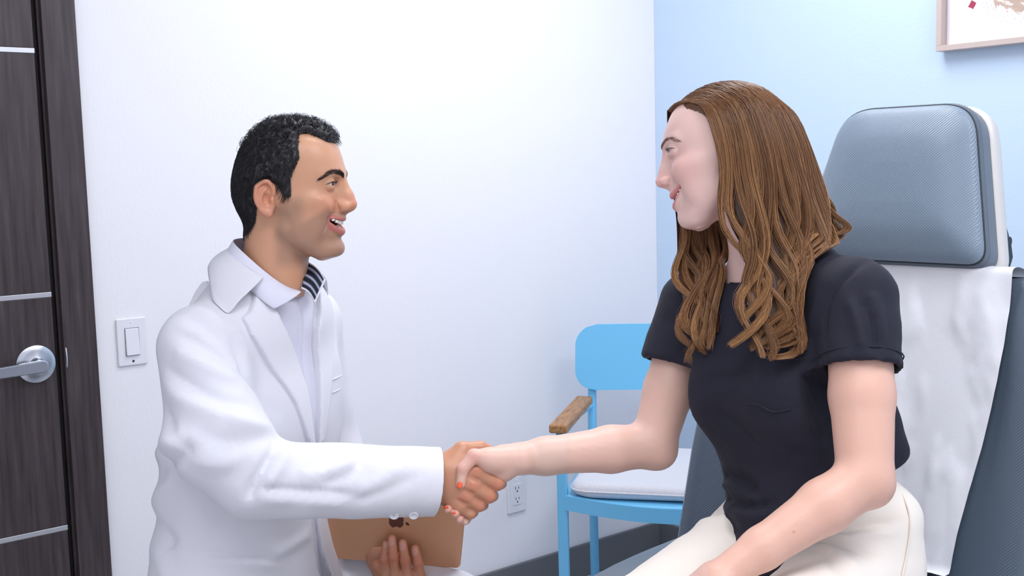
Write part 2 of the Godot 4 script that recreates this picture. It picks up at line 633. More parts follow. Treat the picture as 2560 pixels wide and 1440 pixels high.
func build_fixtures() -> void:
	# light switch
	var t := thing("light_switch", "white rocker light switch on the white wall beside the dark door", "light switch", room_at(Vector3(0, 0.955, 1.8155)), ROOM_B)
	var b := MB.new()
	b.rbox(Vector3(0.007, 0.116, 0.072), 0.003, at_(Vector3(0.0035, 0, 0)), 3)
	part(b.mesh(), "plate", mat("white_plastic"), t)
	b = MB.new()
	b.rbox(Vector3(0.003, 0.069, 0.036), 0.0012, at_(Vector3(0.0062, 0, 0)), 2)
	part(b.mesh(), "recess", flat_mat(Color(0.50, 0.50, 0.54), 0.5), t)
	b = MB.new()
	b.rbox(Vector3(0.006, 0.0655, 0.0325), 0.0016, Transform3D(Basis(Vector3(0, 0, 1), 0.055), Vector3(0.0085, 0, 0)), 3)
	part(b.mesh(), "rocker", mat("white_plastic"), t)
	for s in [-1.0, 1.0]:
		b = MB.new()
		b.lathe([Vector2(0.0, 0.0016), Vector2(0.0022, 0.0012), Vector2(0.0030, 0.0)], 14, Transform3D(Basis(Vector3(0, 0, 1), Vector3(1, 0, 0), Vector3(0, 1, 0)), Vector3(0.007, s * 0.0475, 0)))
		part(b.mesh(), "screw", mat("white_plastic") if s > 0 else mat("slot"), t)
	# outlet
	t = thing("wall_outlet", "white double wall outlet low on the white wall behind the handshake", "outlet", room_at(Vector3(0, 0.335, 0.640)), ROOM_B)
	b = MB.new()
	b.rbox(Vector3(0.007, 0.116, 0.072), 0.003, at_(Vector3(0.0035, 0, 0)), 3)
	part(b.mesh(), "plate", mat("white_plastic"), t)
	b = MB.new()
	b.rbox(Vector3(0.003, 0.067, 0.034), 0.001, at_(Vector3(0.0072, 0, 0)), 2)
	part(b.mesh(), "socket_face", mat("white_plastic"), t)
	for s in [-1.0, 1.0]:
		for k in [-1.0, 1.0]:
			b = MB.new()
			b.rbox(Vector3(0.001, 0.0085 if k > 0 else 0.007, 0.0020), 0.0004, at_(Vector3(0.0088, s * 0.0170 + 0.0035, k * 0.0062)), 1)
			part(b.mesh(), "slot", mat("slot"), t)
		b = MB.new()
		b.lathe([Vector2(0.0, 0.0006), Vector2(0.0026, 0.0006), Vector2(0.0026, 0.0)], 12, Transform3D(Basis(Vector3(0, 0, 1), Vector3(1, 0, 0), Vector3(0, 1, 0)), Vector3(0.0085, s * 0.0170 - 0.0068, 0)))
		part(b.mesh(), "ground_hole", mat("slot"), t)
	b = MB.new()
	b.lathe([Vector2(0.0, 0.0010), Vector2(0.0024, 0.0006), Vector2(0.0028, 0.0)], 12, Transform3D(Basis(Vector3(0, 0, 1), Vector3(1, 0, 0), Vector3(0, 1, 0)), Vector3(0.007, 0.0475, 0)))
	part(b.mesh(), "screw", mat("white_plastic"), t)
	# framed picture on the blue wall: lower left corner at room x 1.058, y 1.627
	t = thing("framed_picture", "abstract print in a pale wooden box frame on the blue wall", "picture", room_at(Vector3(1.055, 1.624, 0)), ROOM_B)
	var w := 0.62
	var h := 0.80
	var fw := 0.0145
	var fd := 0.034
	for q in [[Vector3(w, fw, fd), Vector3(w / 2, fw / 2, fd / 2 + 0.004)], [Vector3(w, fw, fd), Vector3(w / 2, h - fw / 2, fd / 2 + 0.004)], [Vector3(fw, h - 2 * fw, fd), Vector3(fw / 2, h / 2, fd / 2 + 0.004)], [Vector3(fw, h - 2 * fw, fd), Vector3(w - fw / 2, h / 2, fd / 2 + 0.004)]]:
		b = MB.new()
		b.rbox(q[0], 0.0012, at_(q[1]), 1)
		part(b.mesh(), "frame_rail", mat("frame_wood"), t)
	b = MB.new()
	b.rbox(Vector3(w - 2 * fw, h - 2 * fw, 0.004), 0.001, at_(Vector3(w / 2, h / 2, 0.008)), 1)
	part(b.mesh(), "backing_board", flat_mat(Color(0.93, 0.92, 0.96), 0.7), t)
	var pr := MeshInstance3D.new()
	var pm := BoxMesh.new()
	pm.size = Vector3(w - 2 * fw - 0.014, h - 2 * fw - 0.008, 0.002)
	pr.mesh = pm
	pr.name = "art_print"
	pr.position = Vector3(w / 2 + 0.003, h / 2 - 0.002, 0.0135)
	pr.material_override = null
	pr.set_surface_override_material(0, art_mat(pm.size.x, pm.size.y))
	t.add_child(pr)

func art_mat(w: float, h: float) -> StandardMaterial3D:
	# a print made of a red dab and beige brush sweeps on off-white paper
	var n := 768
	var im := Image.create(n, n, false, Image.FORMAT_RGB8)
	im.fill(Color(0.945, 0.935, 0.955))
	var ns := FastNoiseLite.new()
	ns.frequency = 0.02
	ns.seed = 5
	for y in range(n - 260, n):
		for x in n:
			var px := x * w / n
			var py := (n - y) * h / n          # metres above the lower left corner of the print
			var c := Color(0.945, 0.935, 0.955)
			var wob := ns.get_noise_2d(x, y)
			var wob2 := ns.get_noise_2d(x * 6.0, y * 6.0)
			# red dab
			var d := Vector2(px - 0.062, py - 0.094).rotated(0.55)
			if absf(d.x) < 0.0078 + wob * 0.002 and absf(d.y) < 0.0088 + wob * 0.002:
				c = Color(0.68, 0.24, 0.34)
			# beige sweep
			var e := Vector2(px - 0.225, py - 0.135).rotated(-0.35)
			var edge := (e.x / 0.105) * (e.x / 0.105) + (e.y / 0.070) * (e.y / 0.070)
			if edge + wob * 0.45 + wob2 * 0.25 < 1.0:
				c = Color(0.74, 0.66, 0.60).lerp(Color(0.79, 0.69, 0.62), clampf(0.5 + ns.get_noise_2d(x * 0.6, y * 3.0) * 1.4, 0, 1))
				if ns.get_noise_2d(x * 0.5 + y * 0.9, y * 2.2 - x) > 0.22:
					c = Color(0.92, 0.86, 0.83)
			elif edge < 1.9 and wob2 > 0.36:
				c = Color(0.80, 0.78, 0.84)
			im.set_pixel(x, y, c)
	var m := StandardMaterial3D.new()
	m.albedo_texture = ImageTexture.create_from_image(im)
	m.roughness = 0.6
	# the front face of a BoxMesh takes the upper left third of its texture
	m.uv1_scale = Vector3(3, 2, 1)
	return m

# ---------------------------------------------------------------- furniture
func build_blue_chair() -> void:
	var bas := Basis(Vector3(0.970, 0, 0.242).normalized(), Vector3.UP, Vector3(-0.242, 0, 0.970).normalized())
	# front left leg stands at local (0, 0, 0)
	var t := thing("armchair", "light blue metal armchair with wooden armrests in the corner", "chair", Vector3(0.1225, 0, -2.945), bas)
	var W := 0.555
	var D := 0.435
	var bm := mat("blue_metal")
	for s in [0.0, W]:
		var b := MB.new()
		b.rbox(Vector3(0.029, 0.643, 0.020), 0.006, at_(Vector3(s, 0.3215, 0)), 3)
		part(b.mesh(), "front_leg", bm, t)
		var sg := -1.0 if s == 0.0 else 1.0
		b = MB.new()
		b.tube([Vector3(s - sg * 0.006, 0.0, -D - 0.01), Vector3(s - sg * 0.006, 0.42, -D), Vector3(s - sg * 0.006, 0.62, -D - 0.012), Vector3(s - sg * 0.006, 0.80, -D - 0.03)], [0.0135, 0.0135, 0.0135, 0.012], 14)
		b.face_out(0, Vector3(s, 0.4, -D))
		part(b.mesh(), "rear_leg", bm, t)
		b = MB.new()
		b.tube([Vector3(s, 0.452, -0.005), Vector3(s, 0.452, -D)], 0.013, 12)
		b.face_out(0, Vector3(s, 0.425, -D / 2))
		part(b.mesh(), "side_rail", bm, t)
		b = MB.new()
		b.tube([Vector3(s, 0.630, 0.0), Vector3(s, 0.632, -D * 0.6), Vector3(s - sg * 0.004, 0.62, -D - 0.005)], 0.007, 8)
		b.face_out(0, Vector3(s, 0.61, -D / 2))
		part(b.mesh(), "arm_rail", bm, t)
		b = MB.new()
		b.rbox(Vector3(0.050, 0.024, 0.405), 0.006, Transform3D(Basis(Vector3.RIGHT, -0.01), Vector3(s - sg * -0.004, 0.655, -0.175)), 3)
		part(b.mesh(), "armrest", mat("oak"), t, "wooden armrest")
	# front rail bows forward, seat pan behind it
	var fr := MB.new()
	var rings := []
	for i in 21:
		var u := i / 20.0
		var bow := 0.052 * sin(u * PI)
		var c := Vector3(u * W, 0.452 - 0.008 * sin(u * PI), bow)
		rings.append(PackedVector3Array([c + Vector3(0, 0.020, 0.009), c + Vector3(0, 0.020, -0.009), c + Vector3(0, -0.020, -0.009), c + Vector3(0, -0.020, 0.009)]))
	var sharp := MB.new()
	for e in 4:
		var two := []
		for r in rings:
			two.append(PackedVector3Array([r[e], r[(e + 1) % 4]]))
		var from := fr.v.size()
		fr.loft(two, false)
		fr.face_out(from, Vector3(W / 2, 0.42, -0.0 + 0.025))
	part(fr.mesh(), "front_rail", bm, t)
	var pan := MB.new()
	var outline := []
	for i in 13:
		var u := i / 12.0
		outline.append(Vector2(u * W, -0.048 * sin(u * PI)))
	outline.append(Vector2(W, D))
	outline.append(Vector2(0, D))
	pan.prism(PackedVector2Array(outline), 0.008, 0.002, Transform3D(Basis(Vector3(1, 0, 0), Vector3(0, 0, -1), Vector3(0, 1, 0)), Vector3(0, 0.462, 0)))
	part(pan.mesh(), "seat_pan", bm, t)
	# back panel: a bent sheet with round corners
	var poly := rounded_poly([Vector2(-0.040, 0.0), Vector2(W + 0.040, 0.0), Vector2(W + 0.040, 0.198), Vector2(-0.040, 0.198)], 0.075, 10)
	var bp := MB.new()
	var inner := MB.new()
	var n := 28
	# a grid cut to the rounded outline, bent backwards in the middle
	for side in [-1.0, 1.0]:
		var rr := []
		for j in 25:
			var yy: float = j / 24.0 * 0.198
			var lo := -0.040
			var hi := W + 0.040
			var ry := minf(yy, 0.198 - yy)
			if ry < 0.062:
				var ins := 0.062 - sqrt(maxf(0.0, 0.062 * 0.062 - (0.062 - ry) * (0.062 - ry)))
				lo += ins
				hi -= ins
			var ring := PackedVector3Array()
			for i in n + 1:
				var x := lerpf(lo, hi, float(i) / n)
				var k := (x - W / 2) / (W / 2 + 0.04)
				ring.append(Vector3(x, 0.672 + yy, -D + 0.018 - 0.045 * (1.0 - k * k) - yy * 0.14 + side * 0.004))
			rr.append(ring)
		var from := bp.v.size()
		bp.loft(rr, false)
		bp.face_out(from, Vector3(W / 2, 0.79, -D - side * 1.0))
		if side < 0:
			inner.v = PackedVector3Array()
		# rim
		if side > 0:
			var rim := []
			for j in 25:
				var A: Vector3 = rr[j][0]
				rim.append(A)
			for i in range(1, n + 1):
				rim.append(rr[24][i])
			for j in range(23, -1, -1):
				rim.append(rr[j][n])
			for i in range(n - 1, 0, -1):
				rim.append(rr[0][i])
			var two := []
			for p in rim:
				two.append(PackedVector3Array([p, p + Vector3(0, 0, -0.008)]))
			two.append(two[0])
			from = bp.v.size()
			bp.loft(two, false)
			bp.face_out(from, Vector3(W / 2, 0.79, -D - 0.06))
	part(bp.mesh(), "back_panel", bm, t)
	# loose cushion
	var cu := thing("seat_cushion", "thin pale grey cushion lying on the light blue armchair", "cushion", t.transform * Vector3(W / 2, 0.467, -0.205), bas)
	var cb := MB.new()
	var rows := []
	for j in 9:
		var a := -PI / 2 + PI * j / 8.0
		var ring := PackedVector3Array()
		var ins := 0.028 * (1.0 - cos(a))
		for p in rounded_poly([Vector2(-0.258 + ins, -0.215 + ins), Vector2(0.258 - ins, -0.215 + ins), Vector2(0.258 - ins, 0.225 - ins), Vector2(-0.258 + ins, 0.225 - ins)], 0.05, 6):
			ring.append(Vector3(p.x, 0.022 + 0.020 * sin(a) + 0.003 * sin(p.x * 21.0) * sin(a), p.y + 0.028 * maxf(0, 1.0 - p.x * p.x / 0.05) * (1.0 if p.y > 0.1 else 0.0)))
		rows.append(ring)
	for s2 in [0.75, 0.5, 0.25, 0.02]:
		var ring2 := PackedVector3Array()
		for p in rows[8]:
			ring2.append(Vector3(p.x * s2, 0.042 + 0.008 * (1.0 - s2 * s2), p.z * s2))
		rows.append(ring2)
	cb.loft(rows, true, true, true)
	cb.face_out(0, Vector3(0, 0.028, 0))
	part(cb.mesh(), "cover", mat("cushion"), cu)
	var pp := MB.new()
	var path := []
	for p in rows[4]:
		path.append(p)
	path.append(rows[4][0])
	pp.tube(path, 0.003, 6, false)
	part(pp.mesh(), "piping", mat("cushion"), cu)

var EX_B := Basis(Vector3(0.669, 0, 0.743), Vector3.UP, Vector3(-0.743, 0, 0.669))
const EX_O := Vector3(0.688, 0, -2.075)
const REC := 0.262      # recline of the backrest

# local point on the backrest: s across, u up along it, f out of it; its top front edge is at y 1.147
func exb(s: float, u: float, f: float) -> Vector3:
	return Vector3(s, 1.147 + u * cos(REC) + f * sin(REC), -u * sin(REC) + f * cos(REC))

func back_profile(s: float) -> float:
	# how far the padding stands out of the paper's plane: bolsters rise towards both sides
	var k := clampf((absf(s) - 0.235) / 0.13, 0.0, 1.0)
	return 0.055 * k * k * (3.0 - 2.0 * k)

func build_exam_chair() -> void:
	var t := thing("exam_chair", "grey vinyl medical exam chair with headrest that the woman sits on", "exam chair", EX_O, EX_B)
	# backrest: rings across, from the bottom (u -0.62) to the rounded top
	var b := MB.new()
	var rings := []
	var us := [-0.66, -0.5, -0.4, -0.3, -0.2, -0.1, -0.05, -0.02, -0.005, 0.004]
	var ins := [0.0, 0, 0, 0, 0, 0.0, 0.004, 0.012, 0.022, 0.04]
	for q in us.size():
		var ring := PackedVector3Array()
		var hw: float = 0.372 - 0.035 * clampf((us[q] + 0.35) / 0.35, 0, 1) - ins[q] * 0.7
		var e: float = ins[q]
		for i in 33:
			var s := lerpf(-1, 1, i / 32.0)
			var ss := hw * s
			ring.append(exb(ss, us[q], back_profile(ss * 0.37 / hw) * (1.0 - 0.5 * clampf((us[q] + 0.12) / 0.12, 0, 1)) - 0.010 - e - 0.05 * pow(absf(s), 14.0)))
		for i in 9:
			var a := PI * i / 8.0
			ring.append(exb(cos(a) * hw * 0.99, us[q], -0.075 - 0.045 * sin(a) + e * 0.6))
		rings.append(ring)
	b.loft(rings, true, true, true)
	b.face_out(0, exb(0, -0.3, -0.05))
	part(b.mesh(), "backrest", mat("vinyl_dark"), t)
	# white rear shell of the backrest
	b = MB.new()
	rings = []
	for q in us.size():
		var ring := PackedVector3Array()
		var hw: float = 0.36 - 0.035 * clampf((us[q] + 0.35) / 0.35, 0, 1) - ins[q]
		for i in 24:
			var a := TAU * i / 24.0
			ring.append(exb(cos(a) * hw, us[q] * 0.97 - 0.02, -0.118 + 0.03 * sin(a)))
		rings.append(ring)
	b.loft(rings, true, true, true)
	b.face_out(0, exb(0, -0.3, -0.118))
	part(b.mesh(), "rear_shell", mat("shell"), t)
	# seam along each bolster
	# seat
	b = MB.new()
	rings = []
	for j in 13:
		var v := j / 12.0
		var z := lerpf(-0.02, 0.66, v)
		var hw := 0.305 - 0.055 * pow(v, 6.0)
		var rise := -0.03 * pow(v, 5.0)
		var ring := PackedVector3Array()
		for i in 40:
			var a := TAU * i / 40.0
			var cx := signf(cos(a)) * pow(absf(cos(a)), 0.45)
			var sy := signf(sin(a)) * pow(absf(sin(a)), 0.45)
			ring.append(Vector3(cx * hw, 0.580 + rise + 0.062 * sy, z))
		rings.append(ring)
	var last = rings[12]
	for k in 4:
		var ring := PackedVector3Array()
		var sc: float = [0.96, 0.88, 0.7, 0.3][k]
		for p in last:
			ring.append(Vector3(p.x * sc, 0.55 + (p.y - 0.55) * sc, 0.66 + [0.018, 0.032, 0.042, 0.046][k]))
		rings.append(ring)
	b.loft(rings, true, true, true)
	b.face_out(0, Vector3(0, 0.575, 0.3))
	part(b.mesh(), "seat", mat("vinyl_plain"), t)
	# base column and foot
	b = MB.new()
	b.rbox(Vector3(0.52, 0.10, 0.60), 0.02, at_(Vector3(0, 0.468, 0.30)), 3)
	b.rbox(Vector3(0.30, 0.34, 0.36), 0.03, at_(Vector3(0, 0.25, 0.26)), 3)
	part(b.mesh(), "column", mat("shell"), t)
	b = MB.new()
	b.rbox(Vector3(0.55, 0.08, 0.90), 0.02, at_(Vector3(0, 0.04, 0.25)), 3)
	part(b.mesh(), "foot", mat("shell"), t)
	# headrest
	hr_parts(t)
	build_paper(t)

func hr_outline(grow: float) -> PackedVector2Array:
	var p := rounded_poly([Vector2(-0.191, 0.0), Vector2(0.191, 0.0), Vector2(0.129, 0.293), Vector2(-0.129, 0.293)], [0.030, 0.030, 0.075, 0.075], 9)
	var out := PackedVector2Array()
	for q in p:
		var d := q - Vector2(0, 0.14)
		out.append(Vector2(0, 0.14) + d * Vector2(1.0 + grow / 0.16, 1.0 + grow / 0.14))
	return out

func hr_ring(grow: float, f: float) -> PackedVector3Array:
	var r := PackedVector3Array()
	for q in hr_outline(grow):
		r.append(exb(q.x + 0.012, q.y + 0.012, f))
	return r

func hr_parts(t: Node3D) -> void:
	var f0 := 0.012
	var b := MB.new()
	# padded face: rises from the seam to a soft plateau
	var rings := []
	for q in [[0.0, 0.0], [-0.003, 0.008], [-0.010, 0.015], [-0.022, 0.020], [-0.036, 0.025], [-0.050, 0.029], [-0.062, 0.0315], [-0.080, 0.033], [-0.105, 0.034]]:
		rings.append(hr_ring(q[0], f0 + q[1]))
	b.loft(rings, true, false, true)
	b.face_out(0, exb(0, 0.15, -0.3))
	part(b.mesh(), "headrest_pad", mat("vinyl"), t)
	b = MB.new()
	rings = []
	for q in [[-0.0005, 0.0], [0.003, -0.004], [0.0048, -0.012], [0.005, -0.040], [0.001, -0.046]]:
		rings.append(hr_ring(q[0], f0 + q[1]))
	b.loft(rings, true, false, false)
	b.face_out(0, exb(0, 0.15, f0 - 0.02))
	part(b.mesh(), "headrest_border", mat("vinyl_plain"), t)
	b = MB.new()
	var path := []
	for p in hr_ring(0.0, f0 + 0.0005):
		path.append(p)
	path.append(path[0])
	b.tube(path, 0.0017, 6, false)
	part(b.mesh(), "headrest_piping", mat("seam"), t)
	# stitches beside the piping, on the border
	b = MB.new()
	var ol := hr_ring(0.0052, f0 - 0.010)
	var curve := Curve3D.new()
	for p in ol:
		curve.add_point(p)
	curve.add_point(ol[0])
	var L := curve.get_baked_length()
	var s := 0.0
	while s < L - 0.006:
		var p0 := curve.sample_baked(s)
		var p1 := curve.sample_baked(s + 0.0036)
		b.tube([p0, p1], 0.0004, 4, false)
		s += 0.0058
	var st := part(b.mesh(), "stitching", mat("thread"), t)
	st.set_meta("kind", "stuff")
	b = MB.new()
	rings = []
	for q in [[0.0025, -0.044], [0.0085, -0.046], [0.0115, -0.053], [0.0115, -0.068], [0.007, -0.080], [-0.01, -0.089], [-0.06, -0.094]]:
		rings.append(hr_ring(q[0], f0 + q[1]))
	b.loft(rings, true, true, true)
	b.face_out(0, exb(0, 0.15, f0 - 0.06))
	part(b.mesh(), "headrest_shell", mat("shell"), t, "off-white headrest shell")
	# mounting bracket behind the shell: side plates and cross tubes
	b = MB.new()
	for sx in [-0.13, 0.16]:
		var poly := PackedVector2Array([Vector2(-0.09, -0.035), Vector2(-0.165, 0.030), Vector2(-0.175, 0.062), Vector2(-0.160, 0.085), Vector2(-0.130, 0.112), Vector2(-0.075, 0.120), Vector2(-0.07, 0.0)])
		var o := exb(sx, 0.0, 0.0)
		var uu := exb(0, 1, 0) - exb(0, 0, 0)
		var ff := exb(0, 0, 1) - exb(0, 0, 0)
		b.prism(poly, 0.006, 0.001, Transform3D(Basis(ff, uu, ff.cross(uu)), o))
	b.tube([exb(-0.15, 0.03, -0.13), exb(0.175, 0.03, -0.13)], 0.012, 12)
	b.tube([exb(-0.15, 0.08, -0.115), exb(0.18, 0.08, -0.115)], 0.009, 12)
	part(b.mesh(), "headrest_bracket", mat("bracket"), t)
	for q in [Vector2(-0.140, 0.062), Vector2(-0.152, 0.040)]:
		b = MB.new()
		var o := exb(0.163, q.y, q.x)
		b.lathe([Vector2(0.0, 0.003), Vector2(0.0038, 0.003), Vector2(0.0046, 0.0)], 12, Transform3D(Basis(Vector3(0, 1, 0), Vector3(1, 0, 0), Vector3(0, 0, 1)), o))
		part(b.mesh(), "bolt", mat("chrome"), t)
	b = MB.new()
	b.rbox(Vector3(0.21, 0.004, 0.02), 0.001, Transform3D(Basis(Vector3.RIGHT, REC), exb(0.01, 0.008, -0.012)), 1)
	part(b.mesh(), "sliding_rail", mat("aluminium"), t)

func build_paper(_t: Node3D) -> void:
	# the roll of paper laid over the top edge, the backrest and the seat
	var p := thing("exam_paper", "white crinkled paper sheet covering the middle of the exam chair backrest", "paper sheet", EX_O, EX_B)
	var ns := FastNoiseLite.new()
	ns.frequency = 1.0
	ns.seed = 9
	ns.fractal_octaves = 3
	var b := MB.new()
	var rings := []
	for j in 91:
		var l := -0.16 + 0.69 * j / 90.0       # metres along the paper from the top edge
		var ring := PackedVector3Array()
		for i in 61:
			var s := lerpf(-0.235, 0.246 - 0.045 * maxf(l, 0.0), i / 60.0)
			var ww := s + 0.010 * sin(l * 9.0) * (s / 0.24)
			var pt: Vector3
			var nrm: Vector3
			if l < 0.0:
				var a := clampf(-l / 0.055, 0, 1) * PI / 2
				pt = exb(ww, 0.012 * sin(a) + 0.002, 0.0 - 0.04 * (1 - cos(a)) - maxf(0, -l - 0.055))
				nrm = exb(0, sin(a), cos(a)) - exb(0, 0, 0)
			elif l < 0.50:
				pt = exb(ww, -l, 0.0 + back_profile(ww) * 0.6)
				nrm = exb(0, 0, 1) - exb(0, 0, 0)
			else:
				var m := l - 0.50
				var a2 := clampf(m / 0.16, 0, 1)
				var foot := exb(ww, -0.50 - minf(m, 0.02), 0.0)
				pt = foot + Vector3(0, -0.03 * a2, m * 0.95 * smoothstep(0.0, 0.3, a2) )
				pt.y = maxf(0.646, pt.y)
				nrm = Vector3(0, lerpf(0.2, 1, a2), 0.4)
			var fade := smoothstep(-0.02, 0.05, l)
			var w := ns.get_noise_2d(s * 7.0 + 3.0, l * 2.2) * 0.016 + ns.get_noise_2d(s * 17.0, l * 9.0) * 0.0035
			w += 0.010 * exp(-pow((s - 0.045 + l * 0.05) / 0.012, 2.0)) * smoothstep(0.02, 0.2, l)
			w += 0.009 * exp(-pow((s + 0.06 - l * 0.12) / 0.018, 2.0)) * smoothstep(0.0, 0.15, l) * (1.0 - smoothstep(0.3, 0.5, l))
			pt += nrm.normalized() * (0.006 + maxf(-0.004, w) * fade)
			ring.append(pt)
		rings.append(ring)
	b.loft(rings, false)
	b.face_out(0, exb(0, -0.3, -2.0))
	part(b.mesh(), "sheet", mat("paper"), p)

# ---------------------------------------------------------------- bodies: distance fields meshed as surface nets
class Sdf:
	var kind := PackedInt32Array()      # 0 tapered capsule, 1 ellipsoid, 2 rounded box, 3 plane, 4 face loft, 5 bent ellipsoid
	var op := PackedInt32Array()        # 0 join, 1 cut, 2 keep inside
	var A := PackedVector3Array()
	var B := PackedVector3Array()
	var f0 := PackedFloat32Array()
	var f1 := PackedFloat32Array()
	var f2 := PackedFloat32Array()
	var kk := PackedFloat32Array()
	var M: Array[Basis] = []
	var tx := PackedFloat32Array()      # face loft tables, one entry a millimetre
	var tb := PackedFloat32Array()
	var tc := PackedFloat32Array()
	var tw := PackedFloat32Array()
	var ty0 := 0.0
	var polys: Array[PackedVector2Array] = []
	var tp := PackedFloat32Array()

	func add(kd: int, a: Vector3, b: Vector3, x: float, y: float, z: float, k: float, o: int, m := Basis()) -> void:
		kind.append(kd)
		A.append(a)
		B.append(b)
		f0.append(x)
		f1.append(y)
		f2.append(z)
		kk.append(maxf(k, 0.0001))
		op.append(o)
		M.append(m)

	func cap(a: Vector3, b: Vector3, ra: float, rb: float, k := 0.01, o := 0) -> void:
		var ba := b - a
		add(0, a, ba, 1.0 / maxf(ba.length_squared(), 1e-12), ra, rb - ra, k, o)

	func chain(pts: Array, r: Array, k := 0.01, o := 0) -> void:
		for i in pts.size() - 1:
			cap(pts[i], pts[i + 1], r[i], r[i + 1], k, o)

	func ell(c: Vector3, r: Vector3, k := 0.01, o := 0, bas := Basis()) -> void:
		# M takes p - c to unit-sphere space
		var m := Basis.from_scale(Vector3(1 / r.x, 1 / r.y, 1 / r.z)) * bas.transposed()
		add(1, c, r, 0, 0, 0, k, o, m)

	func box(c: Vector3, half: Vector3, r: float, k := 0.005, o := 0, bas := Basis()) -> void:
		add(2, c, half - Vector3(r, r, r), r, 0, 0, k, o, bas.transposed())

	func plane(n: Vector3, through: Vector3, k := 0.003, o := 2) -> void:
		n = n.normalized()
		add(3, n, through, n.dot(through), 0, 0, k, o)

	# endless prism over a polygon drawn in the plane of bas.x and bas.y through c
	func prism(poly: PackedVector2Array, c: Vector3, bas: Basis, k := 0.003, o := 2) -> void:
		polys.append(poly)
		add(6, c, Vector3.ZERO, polys.size() - 1, 0, 0, k, o, bas.transposed())

	func inflated(by: float) -> Sdf:
		var t := Sdf.new()
		t.kind = kind.duplicate()
		t.op = op.duplicate()
		t.A = A.duplicate()
		t.B = B.duplicate()
		t.f0 = f0.duplicate()
		t.f1 = f1.duplicate()
		t.f2 = f2.duplicate()
		t.kk = kk.duplicate()
		t.polys = polys.duplicate()
		for i in M.size():
			t.M.append(M[i])
			if op[i] != 0:
				continue
			match kind[i]:
				0:
					t.f1[i] += by
				1:
					var r := B[i]
					var g := Vector3(r.x / (r.x + by), r.y / (r.y + by), r.z / (r.z + by))
					t.B[i] = r + Vector3(by, by, by)
					t.M[i] = Basis.from_scale(g) * M[i]
				2:
					t.f0[i] += by
		return t

	# both sides of the face at once
	func cap2(a: Vector3, b: Vector3, ra: float, rb: float, k := 0.01, o := 0) -> void:
		cap(a, b, ra, rb, k, o)
		cap(a * Vector3(1, 1, -1), b * Vector3(1, 1, -1), ra, rb, k, o)

	func ell2(c: Vector3, r: Vector3, k := 0.01, o := 0, bas := Basis()) -> void:
		ell(c, r, k, o, bas)
		var b2 := Basis(bas.x * Vector3(1, 1, -1), bas.y * Vector3(1, 1, -1), bas.z * Vector3(1, 1, -1))
		ell(c * Vector3(1, 1, -1), r, k, o, b2)

	func d1(i: int, p: Vector3) -> float:
		match kind[i]:
			0:
				var pa := p - A[i]
				var h := clampf(pa.dot(B[i]) * f0[i], 0.0, 1.0)
				return (pa - B[i] * h).length() - f1[i] - f2[i] * h
			1:
				var m := M[i]
				var q := m * (p - A[i])
				var k0 := q.length()
				if k0 < 1e-6:
					return -minf(B[i].x, minf(B[i].y, B[i].z))
				return k0 * (k0 - 1.0) / (q * m).length()
			2:
				var q2 := (M[i] * (p - A[i])).abs() - B[i]
				return q2.max(Vector3.ZERO).length() + minf(maxf(q2.x, maxf(q2.y, q2.z)), 0.0) - f0[i]
			3:
				return A[i].dot(p) - f0[i]
			4:
				return face(p)
			5:
				var w := p
				w.y -= f0[i] * p.z * p.z
				w.x += f1[i] * p.z * p.z
				var m5 := M[i]
				var q5 := m5 * (w - A[i])
				var k5 := q5.length()
				if k5 < 1e-6:
					return -minf(B[i].x, minf(B[i].y, B[i].z))
				return k5 * (k5 - 1.0) / (q5 * m5).length()
			6:
				var q6 := M[i] * (p - A[i])
				var poly: PackedVector2Array = polys[int(f0[i])]
				var pt := Vector2(q6.x, q6.y)
				var best := 1e9
				var m6 := poly.size()
				var inside := false
				var a := poly[m6 - 1]
				for j in m6:
					var b := poly[j]
					var ba := b - a
					var pa2 := pt - a
					best = minf(best, (pa2 - ba * clampf(pa2.dot(ba) / ba.length_squared(), 0.0, 1.0)).length_squared())
					if (a.y > pt.y) != (b.y > pt.y) and pt.x < (b.x - a.x) * (pt.y - a.y) / (b.y - a.y) + a.x:
						inside = not inside
					a = b
				return -sqrt(best) if inside else sqrt(best)
		return 1.0

	func face(p: Vector3) -> float:
		var t := (p.y - ty0) * 1000.0
		var n := tx.size() - 1
		var tt := clampf(t, 0.0, n - 0.001)
		var i := int(tt)
		var u := tt - i
		var xc := tc[i] + (tc[i + 1] - tc[i]) * u
		var w := tw[i] + (tw[i + 1] - tw[i]) * u
		var dx := p.x - xc
		var e: float
		if dx > 0.0:
			e = tx[i] + (tx[i + 1] - tx[i]) * u - xc
		else:
			e = xc - tb[i] - (tb[i + 1] - tb[i]) * u
		e = maxf(e, 0.002)
		w = maxf(w, 0.002)
		var pp := tp[i]
		var k := pow(pow(absf(dx) / e, pp) + pow(absf(p.z) / w, pp), 1.0 / pp)
		var rho := sqrt(dx * dx + p.z * p.z)
		var d := rho * (1.0 - 1.0 / k) if k > 1e-4 else -minf(e, w)
		return maxf(d, maxf(-t, t - n) * 0.001)

